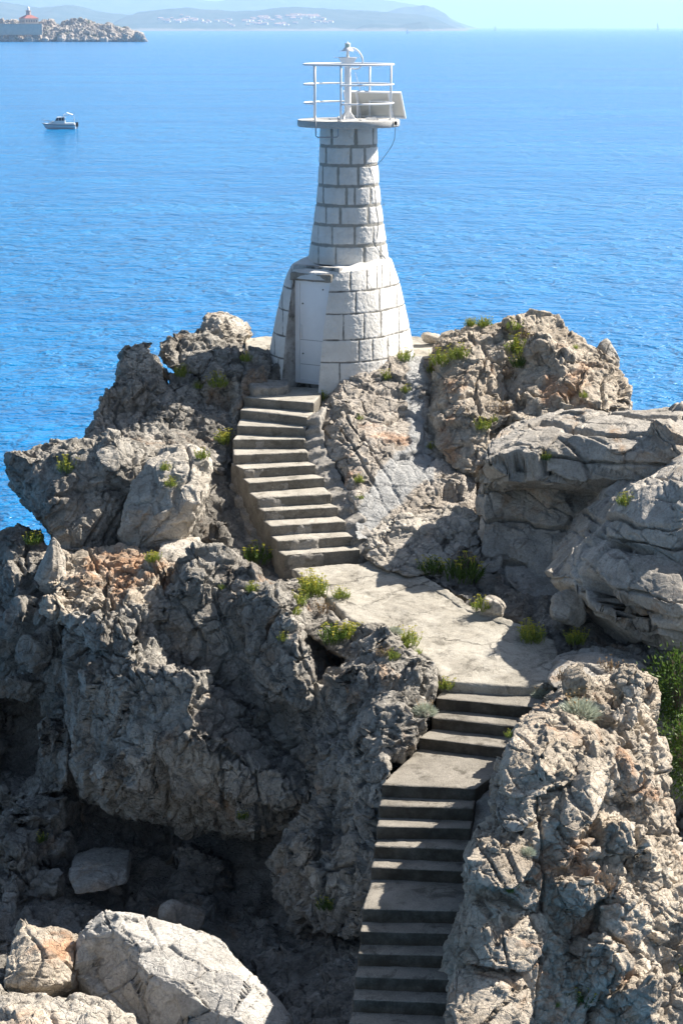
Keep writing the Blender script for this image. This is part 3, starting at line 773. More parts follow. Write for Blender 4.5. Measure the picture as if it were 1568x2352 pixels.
rock('boulder', mb, 0.022, 'block', M['slab'], 'rounded grey boulder behind the huge white block', 'boulder', seed=34, k=.9)

# ------------------------------------------------------------------ rock foot under the tower, with a poured cement runnel
CEM = [P(965, 815, 36.1), P(960, 850, 35.8), (P(948, 900, 35.3)), P(955, 960, 34.6), P(965, 1010, 34.1), P(960, 1045, 33.9), P(910, 1090, 33.4), P(870, 1140, 32.9), P(835, 1190, 32.4), P(820, 1230, 32.0)]
CEMW = [.20, .15, .12, .15, .18, .25, .26, .20, .16, .14]

def cement_mask(co):
    best = np.full(len(co), 9.0, np.float32)
    q = co[:, [0, 2]]
    nz = fbm(co * 2.6, 4, 91) * 0.16
    for i in range(len(CEM) - 1):
        a = np.array([CEM[i].x, CEM[i].z]); b = np.array([CEM[i + 1].x, CEM[i + 1].z])
        t = np.clip(((q - a) @ (b - a)) / max(1e-6, float((b - a) @ (b - a))), 0, 1)
        d = np.linalg.norm(q - (a + t[:, None] * (b - a)), axis=1) - (CEMW[i] * (1 - t) + CEMW[i + 1] * t)
        best = np.minimum(best, d)
    return 1 - sstep(-0.02, 0.03, best + nz)

mb = MB()
sheet_solid(mb, [(722, 1005, 34.1), (735, 940, 34.7), (740, 905, 35.0), (762, 885, 35.3), (775, 850, 35.8), (792, 834, 36.0), (860, 828, 36.1), (925, 822, 36.3), (985, 812, 36.7), (1002, 850, 36.2), (1000, 900, 35.6), (985, 960, 34.9), (1000, 1010, 34.4), (1050, 1060, 33.8), (1110, 1095, 33.4), (1110, 1180, 32.8), (1080, 1200, 32.5), (1000, 1190, 32.4), (930, 1190, 32.3), (860, 1235, 31.8), (822, 1240, 31.5),
                 (800, 1180, 32.2), (770, 1115, 33.0), (740, 1060, 33.6)],
            [(790, 960, 34.3), (760, 1020, 33.9), (850, 900, 35.1), (860, 1000, 34.0), (930, 950, 34.8), (930, 1050, 33.7), (830, 1100, 32.9), (1000, 1100, 33.2), (900, 860, 35.7), (945, 880, 35.4), (960, 1000, 34.1), (880, 1150, 32.6), (820, 1040, 33.4)], 2.5, 0.2)
lumps(mb, [(775, 950, 34.6, .34, .35, .4), (765, 1020, 34.1, .36, .35, .45), (850, 990, 34.4, .4, .35, .3), (820, 1050, 33.7, .35, .3, .3), (1040, 1110, 33.3, .4, .3, .3), (800, 855, 35.9, .35, .35, .25), (760, 900, 35.1, .2, .2, .2)], rng, .6)
rock('tower_foot', mb, 0.022, 'blocky', M['pale_cement'], 'sunlit buff rock face below the tower with a poured cement runnel', 'rock face', 'structure', seed=40, k=.7, cement=cement_mask)

mb = MB()
sheet_solid(mb, [(826, 1275, 31.2), (828, 1225, 31.8), (850, 1212, 32.0), (930, 1168, 32.5), (1000, 1162, 32.6), (1085, 1175, 32.4), (1110, 1230, 31.8), (1090, 1275, 31.2), (1000, 1310, 30.6), (940, 1325, 30.4), (880, 1310, 30.6)],
            [(900, 1230, 31.6), (980, 1220, 31.7), (1040, 1220, 31.8), (900, 1280, 31.0), (990, 1270, 31.1)], 1.6, 0.2)
rock('outcrop', mb, 0.022, 'blocky', M['pale'], 'low white sunlit rock apron beside the bottom of the upper steps', 'rock', seed=41, k=.8)

# right crag
mb = MB()
sheet_solid(mb, [(978, 870, 35.6), (985, 832, 36.1), (1000, 790, 36.5), (1015, 756, 36.8), (1045, 742, 36.9), (1110, 744, 36.8), (1148, 732, 36.8), (1165, 712, 36.9), (1195, 706, 36.9), (1220, 697, 36.9), (1256, 710, 36.7), (1282, 714, 36.6), (1302, 745, 36.2), (1330, 768, 36.0), (1352, 786, 35.9), (1380, 800, 35.8), (1412, 826, 35.6), (1436, 862, 35.3), (1456, 900, 35.0), (1452, 940, 34.6),
                 (1350, 965, 34.0), (1250, 965, 34.0), (1160, 960, 34.0), (1125, 990, 33.8), (1115, 1100, 33.0), (1060, 1080, 33.2), (1000, 1015, 33.9), (975, 955, 34.6)],
            [(1050, 800, 35.9), (1040, 870, 35.1), (1030, 950, 34.4), (1070, 1020, 33.6), (1110, 860, 35.0), (1100, 930, 34.3), (1140, 800, 36.0), (1163, 850, 35.8), (1168, 920, 35.2), (1190, 870, 35.1), (1220, 760, 36.2), (1260, 800, 35.5), (1300, 860, 34.9), (1230, 900, 34.6), (1350, 880, 34.9), (1390, 860, 35.3), (1300, 930, 34.4)], 2.0, 0.6)
lumps(mb, [(1230, 730, 36.6, .4, .4, .35), (1180, 750, 36.4, .35, .35, .3), (1060, 780, 36.3, .4, .4, .35), (1250, 820, 35.4, .5, .4, .55), (1310, 860, 35.0, .4, .4, .4), (1090, 880, 35.0, .4, .4, .5), (1040, 900, 35.0, .35, .35, .4), (1030, 970, 34.4, .3, .3, .35), (1080, 970, 34.1, .35, .3, .4), (1360, 880, 35.2, .35, .35, .35), (1410, 900, 35.1, .25, .25, .3),
           (1410, 815, 35.8, .2, .2, .24), (1370, 820, 35.7, .2, .25, .2), (1280, 930, 34.5, .35, .3, .25), (1210, 900, 34.7, .3, .3, .35), (1090, 1050, 33.5, .25, .25, .3), (1140, 830, 35.6, .2, .25, .3)], rng)
rock('crag', mb, 0.022, 'karst', M['warm'], 'tall sunlit crag right of the tower, highest rock on the right', 'rock', seed=42, k=.9)
mb = MB()
blob(mb, P(1396, 820, 35.9), (.22, .22, .34), rng, 5, 3, .75, (0, .1, .2))
rock('boulder', mb, 0.02, 'block', M['pale'], 'small pale boulder balanced on the far right shoulder of the right crag', 'boulder', seed=43)
mb = MB()
blob(mb, P(985, 776, 38.3), (.24, .25, .12), rng, 5, 3, .75, (0, .1, .2))
rock('boulder', mb, 0.02, 'block', M['pale'], 'low stone on the terrace edge behind the tower, beside the right crag', 'boulder', seed=44)

# big boulders on the right
mb = MB()
sheet_solid(mb, [(1113, 1092, 30.9), (1112, 1042, 31.0), (1130, 988, 31.4), (1166, 956, 31.8), (1200, 948, 32.1), (1262, 956, 32.49), (1300, 944, 32.58), (1355, 944, 32.43), (1420, 940, 32.25), (1568, 932, 31.93), (1680, 930, 31.62), (1680, 1110, 29.62), (1568, 1090, 29.93), (1500, 1108, 30.12), (1440, 1108, 30.29), (1300, 1104, 30.68), (1200, 1102, 31.06)],
            [(1200, 1000, 31.46), (1300, 990, 31.18), (1420, 985, 30.85), (1550, 980, 30.58), (1180, 1050, 31.22), (1300, 1045, 30.83), (1430, 1040, 30.42), (1560, 1030, 30.05)], 1.1, 0.6)
lumps(mb, [(1180, 1010, 31.72, .45, .4, .4), (1260, 1040, 31.09, .5, .3, .35), (1440, 1050, 30.49, .5, .3, .3), (1540, 1010, 30.51, .6, .4, .4)], rng, .6)
rock('boulder', mb, 0.022, 'slab', M['slab'], 'long flat boulder overhanging at the right, with a sunlit top', 'boulder', seed=45, k=1.0)
mb = MB()
sheet_solid(mb, [(1100, 1230, 31.2), (1104, 1160, 31.5), (1112, 1096, 31.8), (1160, 1090, 32.0), (1300, 1096, 31.11), (1500, 1100, 30.45), (1540, 1250, 29.74), (1420, 1420, 28.88), (1300, 1420, 29.21), (1200, 1395, 29.59), (1165, 1340, 30.09), (1095, 1300, 30.79)],
            [(1150, 1180, 31.68), (1250, 1180, 31.50), (1230, 1260, 31.06), (1320, 1260, 30.81), (1180, 1290, 31.00), (1260, 1350, 30.27), (1400, 1180, 31.28), (1380, 1300, 30.34), (1200, 1130, 31.94), (1350, 1135, 31.72)], 0.9, 0.4)
lumps(mb, [(1140, 1180, 31.81, .4, .3, .5), (1240, 1200, 31.43, .4, .3, .3), (1200, 1290, 31.04, .35, .25, .5), (1290, 1290, 30.79, .35, .25, .45), (1110, 1270, 31.29, .25, .25, .3), (1210, 1370, 30.11, .3, .25, .3)], rng, .55)
rock('boulder', mb, 0.022, 'slab', M['slab'], 'shaded fractured wall of rock under the long flat boulder', 'rock', seed=46, k=1.0)
mb = MB()
sheet_solid(mb, [(1304, 1340, 27.90), (1308, 1300, 28.20), (1338, 1262, 28.45), (1368, 1204, 28.80), (1408, 1172, 28.89), (1420, 1142, 29.03), (1480, 1112, 28.92), (1530, 1085, 28.86), (1570, 1062, 28.85), (1680, 1020, 28.48), (1680, 1520, 25.68), (1568, 1484, 26.86), (1450, 1478, 27.57), (1385, 1474, 28.01), (1352, 1440, 27.98), (1330, 1390, 27.90)],
            [(1400, 1258, 28.28), (1480, 1282, 27.92), (1560, 1308, 27.55), (1395, 1274, 27.76), (1480, 1298, 27.27), (1560, 1325, 26.85), (1430, 1215, 27.88), (1520, 1235, 27.36), (1480, 1180, 27.82), (1568, 1150, 27.46), (1350, 1300, 27.84), (1420, 1350, 27.23), (1540, 1370, 26.60), (1400, 1420, 27.63), (1500, 1440, 27.01)], 2.2, 0.15)
rock('boulder', mb, 0.026, 'slab', M['slab'], 'massive smooth boulder at the right edge with a rust-brown undercut', 'boulder', seed=47, k=.9)

mb = MB()  # unseen rock beyond the right edge, added to cast shade on the massive boulder
sheet_solid(mb, [(1690, 950, 29.5), (1720, 870, 31.0), (1760, 845, 32.5), (1900, 820, 33.0), (2100, 800, 32.0), (2150, 1300, 28.0), (1900, 1500, 26.5), (1720, 1400, 27.5), (1700, 1200, 28.8)], [(1850, 1040, 29.5), (1950, 1250, 28.0)], 2.0, .3)
rock('outcrop', mb, 0.05, 'slab', M['slab'], 'unseen grey rock shoulder added past the right edge to shade the massive boulder', 'rock', seed=51)

# rubble between the walkway and the big boulders
mb = MB()
sheet_solid(mb, [(940, 1290, 30.9), (1010, 1270, 31.2), (1110, 1300, 30.6), (1200, 1360, 29.6), (1330, 1390, 28.7), (1420, 1470, 27.8), (1568, 1478, 27.8), (1680, 1480, 27.8), (1680, 1600, 26.4), (1480, 1560, 26.3), (1300, 1520, 27.5), (1190, 1490, 28.0), (1060, 1420, 29.1), (980, 1350, 30.2)],
            [(1100, 1360, 29.8), (1250, 1430, 28.6)], 1.5, 0.2)
lumps(mb, [(1310, 1400, 29.0, .3, .25, .3), (1290, 1440, 28.4, .25, .2, .2), (1200, 1395, 29.2, .22, .2, .2), (1350, 1460, 28.0, .25, .2, .15), (1075, 1280, 31.0, .3, .3, .25), (1140, 1320, 30.5, .25, .25, .2)], rng)
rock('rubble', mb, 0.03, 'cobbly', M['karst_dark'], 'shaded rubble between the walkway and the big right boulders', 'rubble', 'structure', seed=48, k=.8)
mb = MB()
blob(mb, P(1122, 1398, 28.85), (.26, .22, .2), rng, 6, 3, .8, (0, .2, .2))
rock('boulder', mb, 0.02, 'karst', M['pale'], 'small sunlit stone on the right edge of the walkway', 'boulder', seed=49, k=.4)
mb = MB()
blob(mb, P(1303, 1400, 28.1), (.28, .24, .32), rng, 6, 3, .8, (0, .1, .2))
rock('boulder', mb, 0.022, 'karst', M['slab'], 'upright grey stone in the shade beside the massive right boulder', 'boulder', seed=50, k=.5)

# foreground crag on the right
mb = MB()
sheet_solid(mb, [(1268, 1597, 25.20), (1300, 1554, 25.50), (1345, 1544, 25.60), (1362, 1574, 25.30), (1400, 1574, 25.40), (1440, 1554, 25.60), (1490, 1536, 25.70), (1504, 1560, 25.40), (1500, 1640, 24.90), (1532, 1722, 24.50), (1546, 1850, 23.90), (1572, 1960, 23.40), (1640, 2100, 23.00), (1700, 2460, 21.90), (1005, 2460, 20.20), (1034, 2352, 20.75), (1050, 2252, 21.20), (1058, 2165, 21.50), (1082, 2052, 21.80), (1072, 1988, 22.10),
                 (1102, 1922, 22.40), (1142, 1888, 22.60), (1140, 1842, 22.80), (1154, 1792, 22.85), (1160, 1742, 23.15), (1206, 1672, 24.00), (1230, 1640, 24.40), (1256, 1605, 24.90)],
            [(1330, 1650, 24.20), (1400, 1600, 24.80), (1440, 1620, 24.70), (1270, 1680, 23.4), (1250, 1760, 22.55), (1190, 1800, 22.55), (1330, 1740, 23.15), (1400, 1750, 23.50), (1450, 1740, 23.80), (1300, 1850, 22.45), (1400, 1850, 22.90), (1200, 1900, 22.05), (1150, 1980, 21.75), (1250, 1960, 22.00), (1350, 1950, 22.15), (1450, 1950, 22.70), (1150, 2100, 21.70), (1300, 2080, 21.90), (1430, 2080, 22.20), (1530, 2050, 22.70),
             (1150, 2250, 21.35), (1300, 2220, 21.60), (1450, 2220, 21.80), (1560, 2230, 22.20), (1200, 2380, 21.10), (1400, 2380, 21.40)], 2.2, 0.55)
lumps(mb, [(1320, 1550, 24.75, .2, .2, .35), (1460, 1570, 24.65, .35, .3, .4), (1420, 1650, 24.25, .25, .25, .25), (1270, 1720, 23.65, .5, .4, .5), (1370, 1800, 23.05, .32, .3, .6), (1200, 1850, 22.65, .35, .3, .25), (1280, 1830, 22.85, .25, .25, .3), (1140, 1970, 21.95, .35, .3, .35), (1440, 1800, 23.15, .3, .3, .4), (1490, 1800, 23.35, .25, .25, .5),
           (1420, 1920, 22.45, .35, .3, .3), (1300, 1930, 22.25, .35, .3, .35), (1480, 2000, 22.70, .35, .35, .4), (1180, 2080, 21.80, .4, .3, .4), (1330, 2060, 21.90, .35, .3, .35), (1430, 2100, 22.00, .35, .3, .4), (1500, 2150, 22.45, .3, .3, .4), (1270, 2160, 21.75, .35, .3, .4), (1150, 2230, 21.45, .4, .3, .5), (1380, 2220, 21.45, .4, .3, .4), (1470, 2290, 21.45, .35, .3, .4)], rng, .6)
rock('foreground_crag', mb, 0.018, 'pebbly', M['warm'], 'rugged buff crag in the right foreground beside the lower steps', 'crag', 'structure', seed=52, k=1.0, cs=1.0)
for (pts, inn, T, lab, st, sd) in [
    ([(1156, 1790, 22.78), (1162, 1742, 23.03), (1200, 1675, 23.43), (1240, 1645, 23.83), (1310, 1652, 23.83), (1378, 1672, 23.73), (1390, 1700, 23.43), (1330, 1780, 22.73), (1290, 1810, 22.43), (1230, 1830, 22.33), (1165, 1830, 22.43)], [(1260, 1690, 23.33), (1260, 1760, 22.73)], .8, 'smooth grey block at the top of the foreground crag beside the landing', 'face', 61),
    ([(1290, 1900, 21.90), (1300, 1820, 22.40), (1325, 1745, 22.90), (1365, 1730, 23.00), (1395, 1745, 22.90), (1400, 1800, 22.50), (1370, 1880, 21.90), (1330, 1915, 21.70)], [(1350, 1800, 22.30)], .8, 'upright pale slab leaning in the middle of the foreground crag', 'face', 62),
    ([(1072, 1988, 21.75), (1104, 1925, 22.15), (1140, 1905, 22.35), (1210, 1950, 21.95), (1220, 1990, 21.65), (1180, 2050, 21.25), (1110, 2040, 21.35), (1080, 2020, 21.55)], [(1140, 1970, 21.65)], .8, 'pointed grey block jutting over the lower steps', 'face', 63),
    ([(1142, 1850, 22.50), (1150, 1830, 22.60), (1210, 1838, 22.60), (1240, 1850, 22.50), (1230, 1905, 22.00), (1170, 1915, 22.00), (1146, 1885, 22.20)], [(1190, 1870, 22.20)], .6, 'low wedge of pale stone under the smooth grey block', 'face', 64),
    ([(1062, 2160, 21.3), (1085, 2085, 21.6), (1130, 2062, 21.75), (1200, 2075, 21.7), (1262, 2110, 21.6), (1270, 2180, 21.2), (1215, 2235, 20.95), (1120, 2225, 20.95), (1060, 2215, 21.05)], [(1160, 2140, 21.3)], .8, 'broad cracked block low on the foreground crag against the lower steps', 'face', 65),
    ([(1040, 2345, 20.5), (1052, 2250, 20.95), (1120, 2238, 21.05), (1200, 2250, 21.0), (1225, 2330, 20.6), (1190, 2440, 20.1), (1020, 2440, 20.0)], [(1120, 2330, 20.55)], .8, 'lowest stained block of the foreground crag at the bottom of the photo', 'face', 68),
    ([(1215, 2010, 22.1), (1240, 1960, 22.3), (1300, 1935, 22.4), (1370, 1950, 22.4), (1385, 2030, 22.1), (1340, 2090, 21.8), (1260, 2085, 21.75)], [(1300, 2010, 22.0)], .7, 'fractured buff block in the centre of the foreground crag', 'face', 69)]:
    mb = MB(); sheet_solid(mb, pts, inn, T, 0.2)
    rock('boulder', mb, 0.018, st, M['warm'] if sd != 64 else M['pale'], lab, 'boulder', seed=sd, k=.8)

mb = MB()
sheet_solid(mb, [(1262, 1560, 26.0), (1290, 1510, 26.8), (1350, 1496, 27.1), (1450, 1506, 27.0), (1490, 1535, 26.4), (1440, 1565, 25.9), (1380, 1585, 25.7), (1275, 1575, 25.7)], [(1360, 1520, 26.3)], 1.2, 0.3)
rock('outcrop', mb, 0.024, 'slab', M['slab'], 'flat shaded slab at the right end of the walkway behind the foreground crag', 'rock', seed=66, k=.7)

# ------------------------------------------------------------------ steps and walkway
def concrete_part(name, mb, mat, parent=None, voxel=0.014, rough=0.006, seed=1, edge=0.012):
    me0 = bpy.data.meshes.new('tmp'); me0.from_pydata([tuple(p) for p in mb.v], [], mb.f)
    o0 = bpy.data.objects.new('tmp', me0); col.objects.link(o0)
    md = o0.modifiers.new('r', 'REMESH'); md.mode = 'VOXEL'; md.voxel_size = voxel; md.adaptivity = 0
    me = bpy.data.meshes.new_from_object(o0.evaluated_get(bpy.context.evaluated_depsgraph_get()))
    bpy.data.objects.remove(o0); bpy.data.meshes.remove(me0)
    me.name = name
    n = len(me.vertices)
    co = np.empty(n * 3, np.float32); me.vertices.foreach_get('co', co); co = co.reshape(-1, 3)
    no = np.empty(n * 3, np.float32); me.vertex_normals.foreach_get('vector', no); no = no.reshape(-1, 3)
    nz = no[:, 2].copy()
    # wear: arrises rounded and chipped where the surface turns
    ed = np.empty(len(me.edges) * 2, np.int32); me.edges.foreach_get('vertices', ed); ed = ed.reshape(-1, 2)
    cnt = np.bincount(ed.ravel(), minlength=n)
    sm = co.copy()
    for _ in range(4):
        acc = np.zeros_like(sm)
        for a in range(3):
            acc[:, a] = (np.bincount(ed[:, 0], sm[ed[:, 1], a], n) + np.bincount(ed[:, 1], sm[ed[:, 0], a], n)) / np.maximum(cnt, 1)
        sm = 0.5 * sm + 0.5 * acc
    chip = sstep(-0.1, 0.5, fbm(co * 5.0, 3, seed + 7))
    co = co + (sm - co) * (0.7 + 2.6 * chip)[:, None]
    d = rough * fbm(co * 9, 5, seed, 0.6) + 2.0 * rough * fbm(co * 1.7, 3, seed + 3)
    co = (co + no * d[:, None]).astype(np.float32)
    og = Vector((float(co[:, 0].mean()), float(co[:, 1].mean()), float(co[:, 2].min())))
    if parent is not None: og = Vector((0, 0, 0)); sh = np.array(parent.location, np.float32)
    else: sh = np.array(og, np.float32)
    me.vertices.foreach_set('co', (co - sh).ravel())
    at = me.attributes.new('upright_dark', 'FLOAT', 'POINT')
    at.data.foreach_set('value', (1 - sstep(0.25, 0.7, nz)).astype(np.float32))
    me.materials.clear(); me.materials.append(mat)
    me.polygons.foreach_set('use_smooth', np.ones(len(me.polygons), bool))
    me.update()
    o = bpy.data.objects.new(name, me); col.objects.link(o)
    if parent is not None: o.parent = parent
    else: o.location = og
    return o

def step_blocks(root, edges, zs, zpath_back, depth, seed, names=None, mat='concrete'):
    """edges: front top edge (L, R) per tread in 3D; each tread is one block reaching back under the next riser"""
    for i, (L, Rr) in enumerate(edges):
        if i == 0:
            bL, bR = zpath_back
        else:
            bL, bR = edges[i - 1]
        dL = (bL - L); dR = (bR - Rr)
        e = 0.16
        hL = Vector((dL.x, dL.y, 0)).normalized() * e if dL.length > 1e-4 else Vector()
        hR = Vector((dR.x, dR.y, 0)).normalized() * e if dR.length > 1e-4 else Vector()
        poly = [L, Rr, Vector((bR.x, bR.y, 0)) + hR, Vector((bL.x, bL.y, 0)) + hL]
        z = zs[i]
        mb = MB(); mb.prism([(p.x, p.y) for p in poly], z - depth, z)
        concrete_part(names[i] if names else 'step', mb, M[mat], root, seed=seed + i)

# upper flight, measured from the photograph: (left u, v, right u, v) of every front edge
UP = [(300, 215, 975, 270), (265, 335, 915, 405), (235, 485, 895, 510), (195, 620, 895, 620), (205, 770, 925, 740), (290, 905, 1005, 865), (350, 1040, 1080, 990), (425, 1185, 1150, 1145),
      (490, 1310, 1215, 1270), (560, 1455, 1290, 1410), (625, 1600, 1360, 1550), (690, 1735, 1430, 1680)]
ZU = [10.64 - 0.17 * i for i in range(12)]
upe = []
for (a, b_, c, d), z in zip(UP, ZU):
    upe.append((SZ(850 + a / 2.412, 1500 + b_ / 2.412, z), SZ(850 + c / 2.412, 1500 + d / 2.412, z)))
base = (upe[-1][0] + upe[-1][1]) / 2
st1 = empty('staircase', (base.x, base.y, ZU[-1] - 0.17), 0, 'upper flight of twelve worn concrete steps climbing to the white door', 'steps')
bk = (SZ(1095, 1548, 10.64), SZ(1300, 1560, 10.64))
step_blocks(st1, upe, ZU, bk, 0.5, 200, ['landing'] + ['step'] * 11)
# rendered flank wall on the left of the flight, with a body under the treads
mb = MB()
for i in range(3, 12):
    L0, R0 = upe[i - 1]; L1, R1 = upe[i]
    w_ = (R1 - L1).normalized()
    out = (0.06 + 0.09 * (i - 3) / 8)
    zb = ZU[i] - 1.3
    mb.prism([(L1 - w_ * -0.03).to_2d(), (L1 + w_ * 0.7).to_2d(), (L0 + w_ * 0.7 + (L0 - L1) * .3).to_2d(), (L0 + w_ * 0.03 + (L0 - L1) * .3).to_2d()], [zb] * 4, ZU[i] - 0.03)
    mb.prism([(L1 - w_ * out).to_2d(), (L1 + w_ * 0.5).to_2d(), (L0 + w_ * 0.5).to_2d(), (L0 - w_ * out + (L0 - L1) * .3).to_2d()], [zb - .2] * 4, ZU[i] - 0.55)
mr = MB()
for i in range(1, 12):
    L0, R0 = upe[i - 1]; L1, R1 = upe[i]
    w_ = (R1 - L1).normalized(); bk_ = (R0 - R1) * .25
    o1 = .34 if i > 2 else .26
    mr.prism([(R1 - w_ * .04).to_2d(), (R1 + w_ * o1).to_2d(), (R0 + w_ * o1 + bk_).to_2d(), (R0 - w_ * .04 + bk_).to_2d()], ZU[i] - .9, [ZU[i] - .07, ZU[i] + .02, ZU[i] + .14, ZU[i] - .05])
concrete_part('footing', mr, M['render'], st1, 0.022, 0.03, 265)
concrete_part('flank_wall', mb, M['render'], st1, 0.022, 0.03, 260)

# walkway
ZP = lambda v: 8.60 - (v - 1300) / 260.0 * 0.43
WALK = [(668, 1304), (830, 1292), (905, 1318), (958, 1322), (1000, 1352), (1060, 1392), (1130, 1420), (1192, 1442), (1272, 1470), (1285, 1520), (1272, 1572), (1180, 1576), (1090, 1570), (1012, 1562), (985, 1515), (930, 1480), (870, 1450), (800, 1420), (750, 1370), (700, 1330)]
wp = [PZ(u, v, ZP(v)) for u, v in WALK]
mb = MB(); mb.prism([(p.x, p.y) for p in wp], [p.z - 0.6 for p in wp], [p.z for p in wp])
o = concrete_part('path', mb, M['path'], None, 0.022, 0.012, 280)
tag(o, 'pale worn concrete walkway between the two flights of steps', 'path', kind='structure')
# poured kerb along the right edge of the walkway
kb = [(830, 1296), (905, 1322), (955, 1328), (1000, 1358), (1060, 1397), (1130, 1426), (1190, 1448)]
kp = [PZ(u, v, ZP(v)) for u, v in kb]
mb = MB()
for i in range(len(kp) - 1):
    a, b_ = kp[i], kp[i + 1]
    n_ = Vector((b_.y - a.y, -(b_.x - a.x), 0)).normalized() * -1
    wd = 0.30 if i < 2 else 0.16
    mb.prism([(a - n_ * .02).to_2d(), (b_ - n_ * .02).to_2d(), (b_ + n_ * wd).to_2d(), (a + n_ * wd).to_2d()], [a.z - .3, b_.z - .3, b_.z - .3, a.z - .3], [a.z + .02, b_.z + .02, b_.z + .05, a.z + .05])
o = concrete_part('kerb', mb, M['path'], None, 0.02, 0.018, 285)
tag(o, 'low poured cement kerb along the right side of the walkway', 'kerb', kind='structure')

# lower steps: short flight, landing, long flight
def Z2(a, b_, z): return SZ(1150 + a / 1.3067, 2200 + b_ / 1.3067, z)
def Z3(a, b_, z): return SZ(1350 + a / 2.248, 3050 + b_ / 2.248, z)
zA = [8.17 - 0.1725 * i for i in range(1, 4)]
lo = [(Z2(775, 775, zA[0]), Z2(1290, 822, zA[0])), (Z2(752, 875, zA[1]), Z2(1275, 930, zA[1])), (Z2(680, 980, zA[2]), Z2(1190, 1040, zA[2]))]
zs = list(zA)
LO = [(390, 200, 1235, 235), (368, 385, 1215, 412), (350, 575, 1195, 590), (320, 750, 1185, 785), (300, 940, 1170, 975), (222, 1315, 1130, 1335), (200, 1520, 1115, 1540), (180, 1715, 1095, 1735), (155, 1925, 1080, 1955), (130, 2130, 1045, 2165), (95, 2345, 1000, 2370), (70, 2560, 960, 2580), (40, 2780, 930, 2800)]
for k, (a, b_, c, d) in enumerate(LO):
    z = 7.48 - 0.173 * k
    lo.append((Z3(a, b_, z), Z3(c, d, z))); zs.append(z)
base = (lo[-1][0] + lo[-1][1]) / 2
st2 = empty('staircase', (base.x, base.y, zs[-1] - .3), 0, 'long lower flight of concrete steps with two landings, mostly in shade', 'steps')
step_blocks(st2, lo, zs, (wp[13], wp[10]), 0.55, 300, ['step'] * 3 + ['landing'] + ['step'] * 4 + ['landing'] + ['step'] * 8, 'concrete_shade')
mb = MB()
for i in range(3, len(lo)):
    L0, R0 = lo[i - 1]; L1, R1 = lo[i]
    w_ = (R1 - L1).normalized()
    mb.prism([(L1 + w_ * 0.05).to_2d(), (R1 - w_ * .05).to_2d(), (R0 - w_ * .05).to_2d(), (L0 + w_ * .05).to_2d()], zs[i] - 2.2, zs[i] - 0.4)
    mb.prism([(R1 - w_ * .02).to_2d(), (R1 + w_ * .30).to_2d(), (R0 + w_ * .30).to_2d(), (R0 - w_ * .02).to_2d()], zs[i] - 1.2, [zs[i] - .20, zs[i] - .06, zs[i] + 0.02, zs[i] - .08])
concrete_part('footing', mb, M['render'], st2, 0.026, 0.025, 360)

# terrace round the tower
tz = 11.10
TER = [(560, 778), (600, 772), (650, 770), (720, 768), (880, 768), (960, 772), (1005, 782), (1000, 805), (985, 822)]
tp = [PZ(u, v, tz) for u, v in TER] + [PZ(930, 828, tz), PZ(860, 834, tz), PZ(790, 842, tz), PZ(775, 820, tz), PZ(660, 815, tz), PZ(640, 822, tz), PZ(600, 812, tz), PZ(565, 802, tz)]
mb = MB(); mb.prism([(p.x, p.y) for p in tp], tz - .35, tz)
o = concrete_part('terrace', mb, M['path'], None, 0.022, 0.014, 380)
tag(o, 'pale concrete terrace slab around the foot of the tower', 'terrace', kind='structure')
# cement step pad left of the door
mb = MB()
pad = [PZ(575, 884, 10.8), PZ(600, 872, 10.8), PZ(662, 872, 10.8), PZ(664, 884, 10.8), PZ(640, 890, 10.8), PZ(585, 892, 10.8)]
mb.prism([(p.x, p.y) for p in pad], 10.45, 10.8)
o = None
blob(mb, P(618, 862, 36.35), (.42, .30, .30), random.Random(4), 9, 3, .55, (.1, .15, .3))
o = concrete_part('ledge', mb, M['render'], None, 0.02, 0.03, 390)
tag(o, 'rough cement ledge against the tower wall left of the white door', 'ledge', kind='structure')

# ------------------------------------------------------------------ the light tower
AX, AY = S(1393, 1400, 37.3).x, 37.3
Zs = lambda v, Y: S(1393, v, Y).z
stone_m, n, b = new_mat('whitewashed_ashlar')
g = N(n, 'ShaderNodeNewGeometry'); v = g.outputs['Position']
at = N(n, 'ShaderNodeAttribute', attribute_name='mortar')
ms = N(n, 'ShaderNodeAttribute', attribute_name='grey_joint')
c1 = mixc(n, ramp(n, noise(n, v, 3.0, 7, 0.7), 0.3, 0.7), (0.58, 0.56, 0.525), (0.73, 0.715, 0.685))
c1 = mixc(n, math_n(n, 'MULTIPLY', ramp(n, noise(n, v, 7.0, 8, 0.75), 0.58, 0.68), 0.40), c1, (0.40, 0.36, 0.31))
mps = N(n, 'ShaderNodeMapping'); n.links.new(v, mps.inputs[0]); mps.inputs['Scale'].default_value = (5.0, 5.0, 0.55)
c1 = mixc(n, math_n(n, 'MULTIPLY', ramp(n, noise(n, mps.outputs[0], 1.0, 6, 0.7), 0.60, 0.72), 0.35), c1, (0.36, 0.33, 0.29))
c1 = mixc(n, math_n(n, 'MULTIPLY', ramp(n, noise(n, mps.outputs[0], 1.7, 5, 0.6), 0.68, 0.74), 0.5), c1, (0.50, 0.30, 0.15))
cm = mixc(n, ramp(n, noise(n, v, 12.0, 6, 0.7), 0.3, 0.7), (0.24, 0.23, 0.205), (0.36, 0.345, 0.31))
cmd = mixc(n, ramp(n, noise(n, v, 12.0, 6, 0.7), 0.3, 0.7), (0.10, 0.095, 0.085), (0.22, 0.21, 0.19))
cm = mixc(n, ms.outputs['Fac'], cmd, cm)
n.links.new(mixc(n, at.outputs['Fac'], c1, cm), b.inputs['Base Color'])
bp = N(n, 'ShaderNodeBump', i_Strength=0.7, i_Distance=0.012)
n.links.new(math_n(n, 'ADD', noise(n, v, 34.0, 6, 0.6), noise(n, v, 90.0, 3, 0.6)), bp.inputs['Height'])
